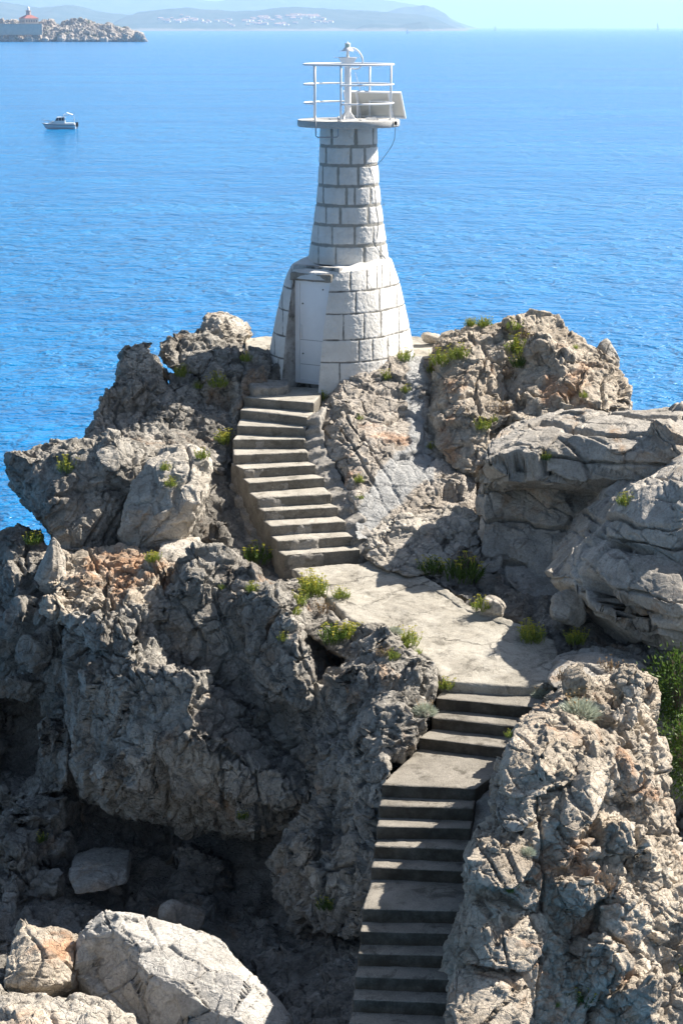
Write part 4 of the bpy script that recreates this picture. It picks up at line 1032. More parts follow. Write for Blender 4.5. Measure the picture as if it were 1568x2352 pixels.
n.links.new(bp.outputs[0], b.inputs['Normal'])
b.inputs['Roughness'].default_value = 0.85
b.inputs['Specular IOR Level'].default_value = 0.25
ledge_m = plain_mat('whitewashed_cement', (0.66, 0.655, 0.63), 0.85, 0, 0.06, 4)
jamb_m = concrete_mat('stained_jamb', (0.60, 0.59, 0.57), (0.22, 0.20, 0.18), 0.9)

tower = empty('light_tower', (AX, AY, 11.1), 0, 'white stone harbour light tower with a flared base, door and railed gallery', 'lighthouse')
TL = Vector((AX, AY, 11.1))

def stone_pattern(co, zb, joints, img_u, joint_half, seed, hcourse):
    """joints: one list of image columns per course, for the stones the photograph shows; the far side gets its own random joints"""
    n_ = len(co)
    front = co[:, 1] < AY
    wob = fbm(co * 7.0, 3, seed) * 0.012 + fbm(co * 22.0, 3, seed + 2) * 0.006
    d = np.full(n_, 9.0, np.float32)
    z = co[:, 2]
    for zz in zb:
        d = np.minimum(d, np.abs(z - zz) - hcourse)
    u = 1365.5 + co[:, 0] / (co[:, 1] * CP - (co[:, 2] - CAM_Z) * SP) * 7838.0
    ang = np.arctan2(co[:, 0] - AX, -(co[:, 1] - AY))
    rad = np.hypot(co[:, 0] - AX, co[:, 1] - AY)
    rr = random.Random(seed)
    for k, js in enumerate(joints):
        m = (z < zb[k]) & (z >= zb[k + 1])
        for j in js:
            ju, jw = (j if isinstance(j, tuple) else (j, joint_half))
            # perpendicular distance along the surface, from the picture column
            dist = np.abs(u - ju) / 208.0 / np.maximum(0.25, np.cos(np.clip(ang, -1.35, 1.35)))
            d = np.where(m & front, np.minimum(d, dist - jw), d)
        a = math.pi / 2 + rr.uniform(.1, .5)
        while a < 1.5 * math.pi - .1:
            dist = np.abs(((ang - a + math.pi) % (2 * math.pi)) - math.pi) * rad
            d = np.where(m & ~front, np.minimum(d, dist - joint_half), d)
            a += rr.uniform(.45, .85)
    return d + wob

def stone_mesh(name, rings, zb, joints, joint_half, grey, seed, hcourse):
    """rings: list of contour point lists (same count), bottom to top"""
    nr, nc = len(rings), len(rings[0])
    co = np.array([[p[0], p[1], p[2]] for r_ in rings for p in r_], np.float32)
    d = stone_pattern(co, zb, joints, None, joint_half, seed, hcourse)
    mort = 1 - sstep(-0.004, 0.006, d)
    raise_ = 0.009 * sstep(0.0, 0.018, d)
    peck = 0.007 * fbm(co * 16, 3, seed + 5) + 0.005 * fbm(co * 38, 2, seed + 6)
    ang = co[:, :2] - np.array([AX, AY], np.float32)
    nrm = ang / np.linalg.norm(ang, axis=1, keepdims=True)
    h = raise_ + peck * (1 - 0.5 * mort)
    co[:, 0] += nrm[:, 0] * h; co[:, 1] += nrm[:, 1] * h
    return co, mort

def grid_faces(nr, nc, closed):
    fs = []
    for i in range(nr - 1):
        for k in range(nc if closed else nc - 1):
            l = (k + 1) % nc
            fs.append((i * nc + k, i * nc + l, (i + 1) * nc + l, (i + 1) * nc + k))
    return fs

def add_attr(me, name, vals):
    a = me.attributes.new(name, 'FLOAT', 'POINT')
    a.data.foreach_set('value', np.asarray(vals, np.float32))

Z_GAL = Zs(486, 36.5)         # gallery slab top
Z_UND = Z_GAL - 0.125
Z_LED = Zs(1050, 36.5)
# shaft
prof = [(Z_UND + .02, .520), (Zs(590, 36.75), .535), (Zs(663, 36.75), .545), (Zs(746, 36.7), .568), (Zs(824, 36.7), .605), (Zs(902, 36.65), .655), (Zs(985, 36.6), .71), (Z_LED - .05, .755)]
def prad(z):
    for (z1, r1), (z0, r0) in zip(prof, prof[1:]):
        if z >= z0: return r0 + (r1 - r0) * max(0, min(1, (z - z0) / (z1 - z0)))
    return prof[-1][1]
zlist = np.linspace(Z_LED - .06, Z_UND + .02, 240)
rings = [[(AX + prad(z) * math.sin(a), AY - prad(z) * math.cos(a), z) for a in np.linspace(0, 2 * math.pi, 400, endpoint=False)] for z in zlist]
zb = [Z_UND + .2, Zs(587, 36.75), Zs(663, 36.75), Zs(747, 36.7), Zs(825, 36.7), Zs(903, 36.65), Zs(984, 36.6), Z_LED - .4]
def zx(x): return 1050 + x / 2.24
def zx3(x): return 950 + x / 1.96
J = .025
joints = [[(zx(620), .032), (zx(835), .034), zx(990)], [zx(570), (zx(790), .026), (zx(915), .028)], [zx(540), (zx(677), .026), (zx(857), .024)], [(zx(545), .024), zx(752), (zx(826), .022), zx(965)], [(zx(570), .016), (zx(697), .030), zx(945)], [(zx(500), .008), (zx(625), .016), (zx(825), .022), (zx(990), .014)], [(zx3(635), .014), (zx3(770), .012), (zx3(992), .024), zx3(1120)]]
co, mort = stone_mesh('shaft', rings, zb, joints, J, True, 501, .030)
me = bpy.data.meshes.new('shaft')
me.from_pydata((co - np.array(TL, np.float32)).tolist(), [], grid_faces(len(rings), 400, True))
me.materials.append(stone_m); add_attr(me, 'mortar', mort); add_attr(me, 'grey_joint', np.ones(len(co)))
me.polygons.foreach_set('use_smooth', [True] * len(me.polygons)); me.update()
o = bpy.data.objects.new('shaft', me); col.objects.link(o); o.parent = tower

# base: round at the back, drawn out towards the door
DA = R(31)                                     # the door looks this far to the left of the camera
nd = Vector((-math.sin(DA), -math.cos(DA), 0)); td = Vector((math.cos(DA), -math.sin(DA), 0))
sv = nd * 0.50
HW = 0.40                                      # half width of the door opening
Z_BOT = 10.45
rprof = [(Z_LED, .80), (Zs(1154, 36.3), .96), (Zs(1245, 36.2), 1.06), (Zs(1348, 36.1), 1.16), (Zs(1440, 36.0), 1.235), (Z_BOT, 1.34)]
def brad(z):
    for (z1, r1), (z0, r0) in zip(rprof, rprof[1:]):
        if z >= z0: return r0 + (r1 - r0) * max(0, min(1, (z - z0) / (z1 - z0)))
    return rprof[-1][1]
def contour(z, n_=620, hw=HW, full=False):
    """hull of two equal circles, opened at the door; local (t, n) axes, from the right jamb round the back to the left jamb"""
    r_ = brad(z)
    t0 = math.asin(min(1, hw / r_)) if not full else 0
    L = []
    arc = math.pi / 2 - t0
    parts = [('a', arc * r_), ('s', .5), ('b', math.pi * r_), ('s2', .5), ('c', arc * r_)]
    tot = sum(p[1] for p in parts)
    for k in range(n_):
        q = tot * k / (n_ - 1)
        for nm, ln in parts:
            if q <= ln + 1e-9: break
            q -= ln
        if nm == 'a': a = t0 + q / r_; p = (r_ * math.sin(a), .5 + r_ * math.cos(a))
        elif nm == 's': p = (r_, .5 - q)
        elif nm == 'b': a = q / r_; p = (r_ * math.cos(a), -r_ * math.sin(a))
        elif nm == 's2': p = (-r_, q)
        else: a = math.pi / 2 - q / r_; p = (-r_ * math.sin(a), .5 + r_ * math.cos(a))
        L.append(p)
    return [(AX + td.x * t + nd.x * q, AY + td.y * t + nd.y * q, z) for t, q in L]
def ledge_drop(p):
    q = (p[0] - AX) * nd.x + (p[1] - AY) * nd.y
    return -0.11 * max(0.0, q - 0.2)
Z_LIN = Z_LED - .27
zlist = np.concatenate([np.linspace(Z_BOT, Z_LIN, 190)])
rings = [contour(z) for z in zlist]
zl2 = np.linspace(Z_LIN, Z_LED, 28)
zb = [Z_LED + .5, Zs(1158, 36.25), Zs(1247, 36.15), Zs(1350, 36.05), Zs(1440, 35.95), Z_BOT - .3]
jb = [[zx3(425), zx3(882), zx3(1012), zx3(1092), zx3(1130), zx3(1195)], [zx3(352), zx3(925), zx3(1112), zx3(1245)], [zx3(356), zx3(830), zx3(990), zx3(1122), zx3(1262)], [zx3(290), zx3(950), zx3(1056), zx3(1175), zx3(1262)], [zx3(320), zx3(800)]]
co, mort = stone_mesh('base', rings, zb, jb, .011, False, 521, .012)
nb = len(rings[0])
fs = grid_faces(len(rings), nb, False)
# band above the lintel runs right across the door
me = bpy.data.meshes.new('base')
vs = co.tolist()
mo = list(mort)
# jambs: vertical returns from the wall into the recess
DOORQ = 1.23                                   # distance of the door leaf from the axis
def jamb_strip(idx, sgn):
    n0 = len(vs)
    for i in range(len(rings)):
        p = vs[i * nb + idx]
        for f in (0.0, 0.5, 1.0):
            t = sgn * HW
            q0 = (p[0] - AX) * nd.x + (p[1] - AY) * nd.y
            q = q0 + (DOORQ - 0.10 - q0) * f
            if f == 0.0: vs.append(list(p))
            else: vs.append([AX + td.x * t + nd.x * q, AY + td.y * t + nd.y * q, p[2]])
            mo.append(0.0)
    for i in range(len(rings) - 1):
        for k in (0, 1):
            a = n0 + i * 3 + k
            fs.append((a, a + 3, a + 4, a + 1) if sgn > 0 else (a, a + 1, a + 4, a + 3))
jamb_start = len(fs)
jamb_strip(0, 1)
jamb_strip(nb - 1, -1)
jamb_end = len(fs)
n0 = len(vs)
full = [contour(z, 620, full=True) for z in zl2]
fco = np.array([p for r_ in full for p in r_], np.float32)
for r_i, z in enumerate(zl2):
    for k in range(620):
        p = fco[r_i * 620 + k]
        f = (z - Z_LIN) / (Z_LED - Z_LIN)
        p[2] += ledge_drop(p) * f
        if f > .8:                              # rounded arris
            s_ = 1 - 0.06 * ((f - .8) / .2) ** 2
            p[0] = AX + (p[0] - AX) * s_; p[1] = AY + (p[1] - AY) * s_
fc, fm = stone_mesh('b', [[tuple(p) for p in fco[i * 620:(i + 1) * 620]] for i in range(len(zl2))], zb, jb, .011, False, 521, .012)
vs += fc.tolist(); mo += [float(x) * (0.0 if i // 620 > 20 else 1.0) for i, x in enumerate(fm)]
fs += [tuple(i + n0 for i in f) for f in grid_faces(len(zl2), 620, True)]
me.from_pydata([(p[0] - TL.x, p[1] - TL.y, p[2] - TL.z) for p in vs], [], fs)
me.materials.append(stone_m); me.materials.append(jamb_m)
for k in range(jamb_start, jamb_end): me.polygons[k].material_index = 1
add_attr(me, 'mortar', mo); add_attr(me, 'grey_joint', np.zeros(len(vs)))
me.polygons.foreach_set('use_smooth', [True] * len(me.polygons)); me.update()
o = bpy.data.objects.new('base', me); col.objects.link(o); o.parent = tower
# cement ledge closing the top of the base
top = fc[-620:]
lv, lf = [], []
for f in (1.0, .97, .85, .6):
    for p in top:
        dx, dy = p[0] - AX, p[1] - AY
        lv.append((dx * f, dy * f, p[2] - TL.z + (0.02 if f < 1 else 0.0) + 0.015 * math.sin(dx * 9 + dy * 7) * (f < .97) + (1 - f) * .06))
lf = [tuple(reversed(q)) if False else q for q in grid_faces(4, 620, True)]
mesh_obj('ledge', lv, lf, ledge_m, tower, True)
# lintel and door
def loc(t, q, z): return Vector((AX + td.x * t + nd.x * q - TL.x, AY + td.y * t + nd.y * q - TL.y, z - TL.z))
MD = Matrix((td, nd, Vector((0, 0, 1)))).transposed()
mb = MB(); q_l = .5 + brad(Z_LIN) * math.cos(math.asin(HW / brad(Z_LIN)))
mb.box(loc(-.02, q_l - .20, Z_LIN + .03), (HW + .05, .25, .075), MD)
o = concrete_part('lintel', mb, concrete_mat('lintel_cement', (0.34, 0.32, 0.28), (0.20, 0.185, 0.16), .6), None, .012, .012, 531)
o.parent = tower
mb = MB()
fw = .045
zt, z0 = Z_LIN - .03, 10.69
for (t, h, zc, hz) in [(-HW + fw, fw, (zt + z0) / 2, (zt - z0) / 2), (HW - fw, fw, (zt + z0) / 2, (zt - z0) / 2)]:
    mb.box(loc(t, DOORQ, zc), (h, .04, hz), MD)
mb.box(loc(0, DOORQ, zt - .03), (HW - 2 * fw - .001, .04, .03), MD)
mb.box(loc(0, DOORQ, z0 + .03), (HW - 2 * fw - .001, .04, .03), MD)
o = mb.build('door_frame', M['white_door'], tower)
mb = MB(); hz = (zt - z0 - .125) / 2; zc = (zt + z0) / 2
mb.box(loc(0, DOORQ - .012, zc), (HW - 2 * fw - .004, .025, hz), MD)
door = mb.build('door', M['white_door'], tower)
mb = MB()
for zz in (z0 + .36, z0 + .82):
    mb = MB(); mb.box(loc(0, DOORQ + .0145, zz), (HW - 2 * fw - .01, .0015, .004), MD)
    mb.build('seam', M['grey_metal'], door)
for t_, zz in ((-.24, z0 + .56), (-.24, z0 + 1.50), (.2, zt - .16)):
    mb = MB(); c_ = loc(t_, DOORQ + .016, zz); mb.tube([c_, c_ + nd * .014], .013, 10)
    mb.build('keyhole', M['black'], door)
mb = MB(); mb.tube([loc(-.26, DOORQ + .03, z0 + .86), loc(-.26, DOORQ + .05, z0 + .9), loc(-.26, DOORQ + .05, z0 + 1.06), loc(-.26, DOORQ + .03, z0 + 1.1)], .009, 8)
mb.build('handle', M['white_metal'], door)
# dark backing of the recess
mb = MB(); mb.box(loc(0, DOORQ - .12, (zt + z0) / 2 + .05), (HW + .1, .06, (zt - z0) / 2 + .2), MD); mb.build('recess', jamb_m, tower)
# gallery slab
mb = MB()
prof_g = [(.10, Z_UND - 11.1), (.935, Z_UND - 11.1), (.950, Z_UND + .012 - 11.1), (.955, Z_UND + .02 - 11.1), (.955, Z_GAL - .02 - 11.1), (.945, Z_GAL - 11.1), (.0001, Z_GAL + .006 - 11.1)]
mb.lathe(prof_g, (0, 0, 0), 96)
gal = mb.build('gallery', M['slab_concrete'], tower, True); smooth_by_angle(gal, 40)

# gallery fittings (zoom pixel grid -> metres from the mast axis)
UX = .001335
def gx(x): return (x - 698) * UX
def gz(y, Y=37.3): return Zs(130 + y / 3.5636, Y) - 11.1
ZT = Z_GAL - 11.1
RR = .832
zr = [gz(455, 37.3), gz(738, 37.3), gz(1003, 37.3)]
rail = empty('railing', (0, 0, 0)); rail.parent = tower
def ringpt(phi, r_, z): return Vector((r_ * math.sin(phi), -r_ * math.cos(phi), z))
mb = MB()
mb.tube([ringpt(2 * math.pi * k / 72, RR, zr[0]) for k in range(72)], .021, 8, True); mb.build('handrail', M['white_metal'], rail, True)
for z in zr[1:]:
    mb = MB()
    mb.tube([ringpt(R(-10 + k * 322 / 72), RR, z) for k in range(73)], .016, 8); mb.build('mid_rail', M['white_metal'], rail, True)
for ph in (-48, -10, 70, 151, 231):
    mb = MB(); p0 = ringpt(R(ph), RR - .005, ZT - .01); p1 = ringpt(R(ph), RR, zr[0])
    mb.tube([p0, p1], .019, 10)
    mb.lathe([(.045, 0), (.045, .012), (.02, .014)], p0 + Vector((0, 0, .012)), 12)
    mb.build('post', M['white_metal'], rail, True)
mx = -.017
mast = empty('mast', (0, 0, 0)); mast.parent = tower
C0 = Vector((mx, 0, 0))
mb = MB()
mb.lathe([(.062, ZT), (.062, gz(480)), (.10, gz(470)), (.112, gz(443)), (.172, gz(363)), (.172, gz(358)), (.03, gz(356))], C0, 28)
mp_ = mb.build('pole', M['white_metal'], mast, True); smooth_by_angle(mp_, 30)
for k in range(4):
    a = R(45 + 90 * k + 15)
    d_ = Vector((math.sin(a), -math.cos(a), 0)); t_ = Vector((d_.y, -d_.x, 0)) * .005
    p = [C0 + d_ * .05 + Vector((0, 0, ZT + .012)), C0 + d_ * .16 + Vector((0, 0, ZT + .012)), C0 + d_ * .15 + Vector((0, 0, ZT + .04)), C0 + d_ * .055 + Vector((0, 0, gz(1120)))]
    mb = MB(); mb.add([q + t_ for q in p] + [q - t_ for q in p], [(0, 1, 2, 3), (7, 6, 5, 4), (0, 4, 5, 1), (1, 5, 6, 2), (2, 6, 7, 3), (3, 7, 4, 0)])
    mb.build('gusset', M['white_metal'], mast)
mb = MB(); mb.lathe([(.17, ZT + .004), (.17, ZT + .016), (.06, ZT + .018)], C0, 24); mb.build('base_plate', M['white_metal'], mast)
mb = MB(); mb.box(C0 + Vector((0, 0, gz(357) + .006)), (.268, .03, .004)); mb.build('cross_bar', M['white_metal'], mast)
lan = empty('lantern', (0, 0, 0)); lan.parent = tower
mb = MB(); mb.lathe([(.027, gz(356)), (.027, gz(268)), (.115, gz(265)), (.112, gz(258)), (.075, gz(225)), (.056, gz(212))], C0, 28)
q_ = mb.build('skirt', M['white_metal'], lan, True); smooth_by_angle(q_, 30)
mb = MB(); mb.lathe([(.052, gz(213)), (.054, gz(200)), (.050, gz(190)), (.054, gz(178)), (.052, gz(166))], C0, 24); mb.build('lens', M['lens'], lan, True)
mb = MB(); mb.lathe([(.055, gz(167)), (.055, gz(160)), (.042, gz(150)), (.012, gz(147)), (.006, gz(145)), (.003, gz(120))], C0, 20); mb.build('cap', M['white_metal'], lan, True)
mb = MB(); mb.box(C0 + Vector((0, -.02, gz(263))), (.15, .008, .006)); mb.build('bracket', M['white_metal'], lan)
mb = MB()
mb.tube([Vector((gx(x), 0.02, gz(y))) for x, y in [(730, 222), (765, 222), (800, 238), (835, 268), (865, 310), (885, 350), (893, 390), (893, 430), (880, 470), (850, 505), (810, 520), (770, 518), (735, 510)]], .0155, 8)
mb.build('conduit', M['white_metal'], mast, True)
mb = MB(); mb.tube([Vector((gx(790), .3, gz(570, 37.6))), Vector((gx(868), .34, gz(830, 37.6)))], .006, 6); mb.build('aerial', M['white_metal'], mast)
# solar panel seen from behind
pan = empty('solar_panel', (0, 0, 0)); pan.parent = tower
def pp(x, y, Y): return Vector((gx(x) * Y / 37.3, Y - 37.3, gz(y, Y)))
tl, tr, brr, bl = pp(626, 828, 37.95), pp(1432, 845, 37.85), pp(1505, 1220, 38.15), pp(690, 1192, 38.25)
nrm = (tr - tl).cross(bl - tl).normalized()
if nrm.y > 0: nrm = -nrm
def bil(s_, t_): return tl * (1 - s_) * (1 - t_) + tr * s_ * (1 - t_) + brr * s_ * t_ + bl * (1 - s_) * t_
def slab4(mb, s0, s1, t0, t1, d0, d1):
    q = [bil(s0, t0), bil(s1, t0), bil(s1, t1), bil(s0, t1)]
    mb.add([p + nrm * d0 for p in q] + [p + nrm * d1 for p in q], [(0, 1, 2, 3), (7, 6, 5, 4), (0, 4, 5, 1), (1, 5, 6, 2), (2, 6, 7, 3), (3, 7, 4, 0)])
mb = MB(); slab4(mb, .01, .99, .01, .99, -.004, .004); mb.build('back_sheet', M['panel_back'], pan)
mb = MB(); slab4(mb, .02, .98, .02, .98, -.010, -.006); mb.build('cells', M['panel_cells'], pan)
mb = MB()
slab4(mb, 0, 1, 0, .05, -.012, .03); slab4(mb, 0, 1, .95, 1, -.012, .03); slab4(mb, 0, .028, .05, .95, -.012, .03); slab4(mb, .972, 1, .05, .95, -.012, .03)
for s_ in (.22, .78): slab4(mb, s_ - .02, s_ + .02, .05, .95, .0045, .035)
mb.build('frame', M['white_metal'], pan)
for s_ in (.22, .78):
    mb = MB()
    p = bil(s_, .35) + nrm * .04
    mb.tube([Vector((p.x, p.y - .04, ZT)), Vector((p.x, p.y - .04, p.z))], .018, 8)
    p2 = bil(s_, .9) + nrm * .03; mb.tube([p2, Vector((p2.x, p2.y - .25, ZT + .01))], .012, 8)
    mb.build('stand', M['white_metal'], pan)
# small plates and bolts on the gallery, ladder hand loop, cable with its box
for x, y, w_, l_ in [(485, 1235, .075, .06), (1010, 1238, .09, .05)]:
    mb = MB(); mb.box(Vector((gx(x), (y - 1250) * .01, ZT + .02)), (w_, l_, .014), Matrix.Rotation(.2, 3, 'Z')); mb.build('hatch', M['white_metal'], tower)
mb = MB()
Yl = -.90
zlp = [gz(1215, 36.4), gz(1655, 36.4)]
zdn = Zs(130 + 940 / 2.24, 36.4) - 11.1
xl, xr = (485 - 768) / 2.24 / 208 * .975, (677 - 768) / 2.24 / 208 * .975
mb.tube([Vector((xl - .01, -.86, ZT + .10)), Vector((xl - .01, -.87, ZT - .10)), Vector((xl - .01, -.87, zdn + .03)), Vector((xl + .02, -.87, zdn)), Vector((xr - .03, -.87, zdn)), Vector((xr, -.87, zdn + .03)), Vector((xr, -.87, ZT - .10)), Vector((xr, -.86, ZT + .10))], .0105, 8)
mb.build('ladder_hook', M['grey_metal'], tower, True)
mb = MB()
pc = [Vector((gx(1290), -.25, zr[2])), Vector((gx(1310), -.33, gz(1120, 36.9))), Vector((gx(1345), -.47, ZT + .02)), Vector((gx(1352), -.50, ZT - .06))]
Yc = 36.9
def c2(x, y, Y): p = S(1050 + x / 2.24, 130 + y / 2.24, Y); return p - TL
pc += [c2(1187, 870, 36.85), c2(1182, 950, 36.85), c2(1155, 1020, 36.85), c2(1110, 1085, 36.85), c2(1065, 1145, 36.85), c2(1020, 1188, 36.83), c2(985, 1196, 36.83), c2(956, 1200, 36.80)]
mb.tube(pc, .0055, 6)
def on_surf(x, y, k3=False):
    u_ = (950 + x / 1.96) if k3 else (1050 + x / 2.24); v_ = (900 + y / 1.96) if k3 else (130 + y / 2.24)
    best = None
    for i in range(60):
        Y = 35.6 + i * .03
        p = S(u_, v_, Y)
        r_ = (prad(p.z) if p.z > Z_LED else brad(p.z)) + .022
        if math.hypot(p.x - AX, p.y - AY) <= r_: return p - TL
    return S(u_, v_, 37.0) - TL
mb.tube([on_surf(956, 1200), on_surf(985, 1290), on_surf(1008, 1440), on_surf(1018, 1560), on_surf(1038, 1700), on_surf(1030, 1800), on_surf(1012, 1895), on_surf(1060, 120, True), on_surf(1085, 170, True), on_surf(1125, 225, True), on_surf(1165, 270, True)], .0055, 6)
mb.build('cable', M['cable'], tower, True)
mb = MB(); mb.box(Vector((gx(1347), -.485, ZT - .045)), (.024, .02, .03)); mb.build('junction_box', M['black'], tower)

# ------------------------------------------------------------------ motor boat
BY = 17.2 / (-(ray(138, 296).z / ray(138, 296).y))
bc = P(138, 296, BY)
boat = empty('motorboat', (bc.x, bc.y, 0), R(2), 'small white motorboat with a wheelhouse drifting on the open sea at the left', 'boat')
boat_w = plain_mat('boat_white_gelcoat', (0.72, 0.73, 0.74), 0.3, 0, 0.03, 2)
glass_m = plain_mat('dark_window_glass', (0.02, 0.025, 0.035), 0.08, 0, 0.1, 5, 0.6)
navy = plain_mat('navy_stripe', (0.02, 0.03, 0.08), 0.4)
# hull loft, bow to the left (-x)
st = [(-2.95, .02, .98, .30), (-2.55, .42, .95, -.05), (-1.9, .78, .90, -.22), (-1.0, 1.0, .86, -.28), (0.2, 1.08, .82, -.28), (1.4, 1.06, .80, -.26), (2.75, .98, .80, -.22)]
vs, fs = [], []
for x, hw, zt_, zk in st:
    for t, z in [(0, zk), (.55, zk * .4 + .05), (.86, .35), (1.0, zt_)]:
        xx = x + (0.55 * (1 - z / .98) if x < -2.0 else 0) * (1 if x < -2.5 else .4)
        vs.append((xx, -hw * t, z))
    for t, z in [(1.0, zt_), (.86, .35), (.55, zk * .4 + .05)]:
        xx = x + (0.55 * (1 - z / .98) if x < -2.0 else 0) * (1 if x < -2.5 else .4)
        vs.append((xx, hw * t, z))
for i in range(len(st) - 1):
    for k in range(7):
        l = (k + 1) % 7
        fs.append((i * 7 + k, (i + 1) * 7 + k, (i + 1) * 7 + l, i * 7 + l))
fs.append(tuple(range(7))); fs.append(tuple(6 * 7 + k for k in reversed(range(7))))
h_ = mesh_obj('hull', vs, fs, boat_w, boat, True); smooth_by_angle(h_, 30)
mb = MB()
for sgn in (-1, 1):
    mb.tube([(-2.93, sgn * .03, .84), (-2.5, sgn * .43, .82), (-1.9, sgn * .79, .77), (-1.0, sgn * 1.01, .73), (.2, sgn * 1.09, .70), (1.4, sgn * 1.07, .68), (2.74, sgn * .99, .68)], .045, 6)
mb.build('rubbing_strake', navy, boat)
mb = MB()
def loft4(mb, a, b_):   # two rectangles (x0, x1, half width, z)
    q = lambda r_: [(r_[0], -r_[2], r_[3]), (r_[1], -r_[2], r_[3]), (r_[1], r_[2], r_[3]), (r_[0], r_[2], r_[3])]
    mb.add(q(a) + q(b_), [(3, 2, 1, 0), (4, 5, 6, 7), (0, 1, 5, 4), (1, 2, 6, 5), (2, 3, 7, 6), (3, 0, 4, 7)])
loft4(mb, (-2.1, -.6, .62, .85), (-1.3, -.6, .52, 1.28))
loft4(mb, (-.95, .95, .80, .80), (-.72, .95, .78, 1.42))
mb.build('cabin', boat_w, boat)
mb = MB(); loft4(mb, (-.71, .9, .785, 1.425), (-.35, .9, .72, 1.92)); mb.build('windows', glass_m, boat)
mb = MB(); loft4(mb, (-.45, 1.0, .78, 1.925), (-.38, .95, .72, 2.02)); mb.build('cabin_roof', boat_w, boat)
for sgn in (-1, 1):
    for x in (-.7, -.1, .42, .88):
        mb = MB(); mb.tube([(x, sgn * .80, 1.40), (x + (.30 if x < -.5 else 0), sgn * .735, 1.95)], .035, 6)
        mb.build('window_frame', boat_w, boat)
mb = MB()
for sgn in (-1, 1): mb.tube([(.62, sgn * .7, 1.98), (.80, sgn * .68, 2.45), (1.0, sgn * .66, 2.5)], .05, 6)
mb.tube([(.80, -.68, 2.45), (.80, .68, 2.45)], .05, 6)
mb.build('radar_arch', boat_w, boat)
mb = MB()
for sgn in (-1, 1): mb.tube([(1.0, sgn * .7, 2.35), (1.75, sgn * .75, 2.32)], .035, 6); mb.tube([(2.5, sgn * .85, .8), (2.55, sgn * .8, 2.3)], .025, 6)
vs = [(1.3, -.85, 2.72), (2.3, -.85, 2.38), (2.3, .85, 2.38), (1.3, .85, 2.72)]
mb.add(vs + [(a, b_, c + .05) for a, b_, c in vs], [(3, 2, 1, 0), (4, 5, 6, 7), (0, 1, 5, 4), (1, 2, 6, 5), (2, 3, 7, 6), (3, 0, 4, 7)])
mb.build('canopy', boat_w, boat)
mb = MB(); loft4(mb, (1.0, 2.6, .9, .78), (1.0, 2.55, .88, 1.02)); mb.build('cockpit_coaming', boat_w, boat)
mb = MB(); mb.box((2.98, 0, .75), (.22, .2, .38)); mb.box((2.98, 0, .15), (.08, .06, .5)); mb.build('outboard_motor', M['dark_metal'], boat)
mb = MB()
mb.tube([(-.9, -.75, 1.25), (-1.8, -.7, 1.4), (-2.6, -.38, 1.5), (-3.1, 0, 1.5), (-2.6, .38, 1.5), (-1.8, .7, 1.4), (-.9, .75, 1.25)], .022, 6)
for x, y in [(-1.8, .7), (-2.6, .38), (-1.8, -.7), (-2.6, -.38), (-3.0, .05)]: mb.tube([(x, y, .88), (x, y, 1.45)], .02, 6)
mb.build('bow_rail', M['grey_metal'], boat)

# ------------------------------------------------------------------ island with its lighthouse, far across the water
IY = 2300.0
def coarse_rock(name, mb, voxel, amp, cell, mat, seed):
    me0 = bpy.data.meshes.new('tmp'); me0.from_pydata([tuple(p) for p in mb.v], [], mb.f)
    o0 = bpy.data.objects.new('tmp', me0); col.objects.link(o0)
    md = o0.modifiers.new('r', 'REMESH'); md.mode = 'VOXEL'; md.voxel_size = voxel
    me = bpy.data.meshes.new_from_object(o0.evaluated_get(bpy.context.evaluated_depsgraph_get()))
    bpy.data.objects.remove(o0); bpy.data.meshes.remove(me0)
    me.name = name
    n_ = len(me.vertices)
    co = np.empty(n_ * 3, np.float32); me.vertices.foreach_get('co', co); co = co.reshape(-1, 3)
    no = np.empty(n_ * 3, np.float32); me.vertex_normals.foreach_get('vector', no); no = no.reshape(-1, 3)
    q = co * np.array([1, 1, .55], np.float32)
    f1, f2, h, off = worley(q / cell, seed)
    d = amp * (np.sqrt(np.clip(1 - (f1 / .7) ** 2, 0, 1)) * (.4 + _u(h * np.uint32(33))) - .5) + amp * .7 * fbm(co / cell * 2, 4, seed + 1, .6, True)
    co = (co + no * d[:, None]).astype(np.float32)
    me.vertices.foreach_set('co', co.ravel())
    me.materials.clear(); me.materials.append(mat); me.update()
    o = bpy.data.objects.new(name, me); col.objects.link(o)
    return o
isl_m, n, b = new_mat('island_limestone')
g = N(n, 'ShaderNodeNewGeometry')
c = mixc(n, ramp(n, noise(n, g.outputs['Position'], .12, 7, .65), .35, .65), (0.22, 0.19, 0.16), (0.48, 0.42, 0.36))
c = mixc(n, ramp(n, noise(n, g.outputs['Position'], .06, 8, .7), .56, .62), c, (0.07, 0.085, 0.045))
n.links.new(c, b.inputs['Base Color']); b.inputs['Roughness'].default_value = .95
mb = MB()
out = [(-40, 92), (-40, 58), (0, 51), (20, 50), (75, 56), (90, 55), (102, 51), (120, 52), (130, 57), (150, 54), (165, 48), (180, 47), (205, 51), (215, 57), (225, 58), (245, 56), (258, 63), (285, 65), (305, 76), (318, 80), (325, 82), (331, 87), (331, 92.6), (200, 92.6), (100, 92.6)]
sheet_solid(mb, [(u, v, IY + (40 if v < 60 else 25 if v < 80 else 0)) for u, v in out], [(60, 75, IY + 15), (180, 70, IY + 18), (240, 75, IY + 15), (120, 72, IY + 18), (290, 82, IY + 8)], 60, .12)
o = coarse_rock('island', mb, .7, 4.2, 9.5, isl_m, 77)
tag(o, 'low pale rocky islet far off at the upper left', 'island', kind='structure')

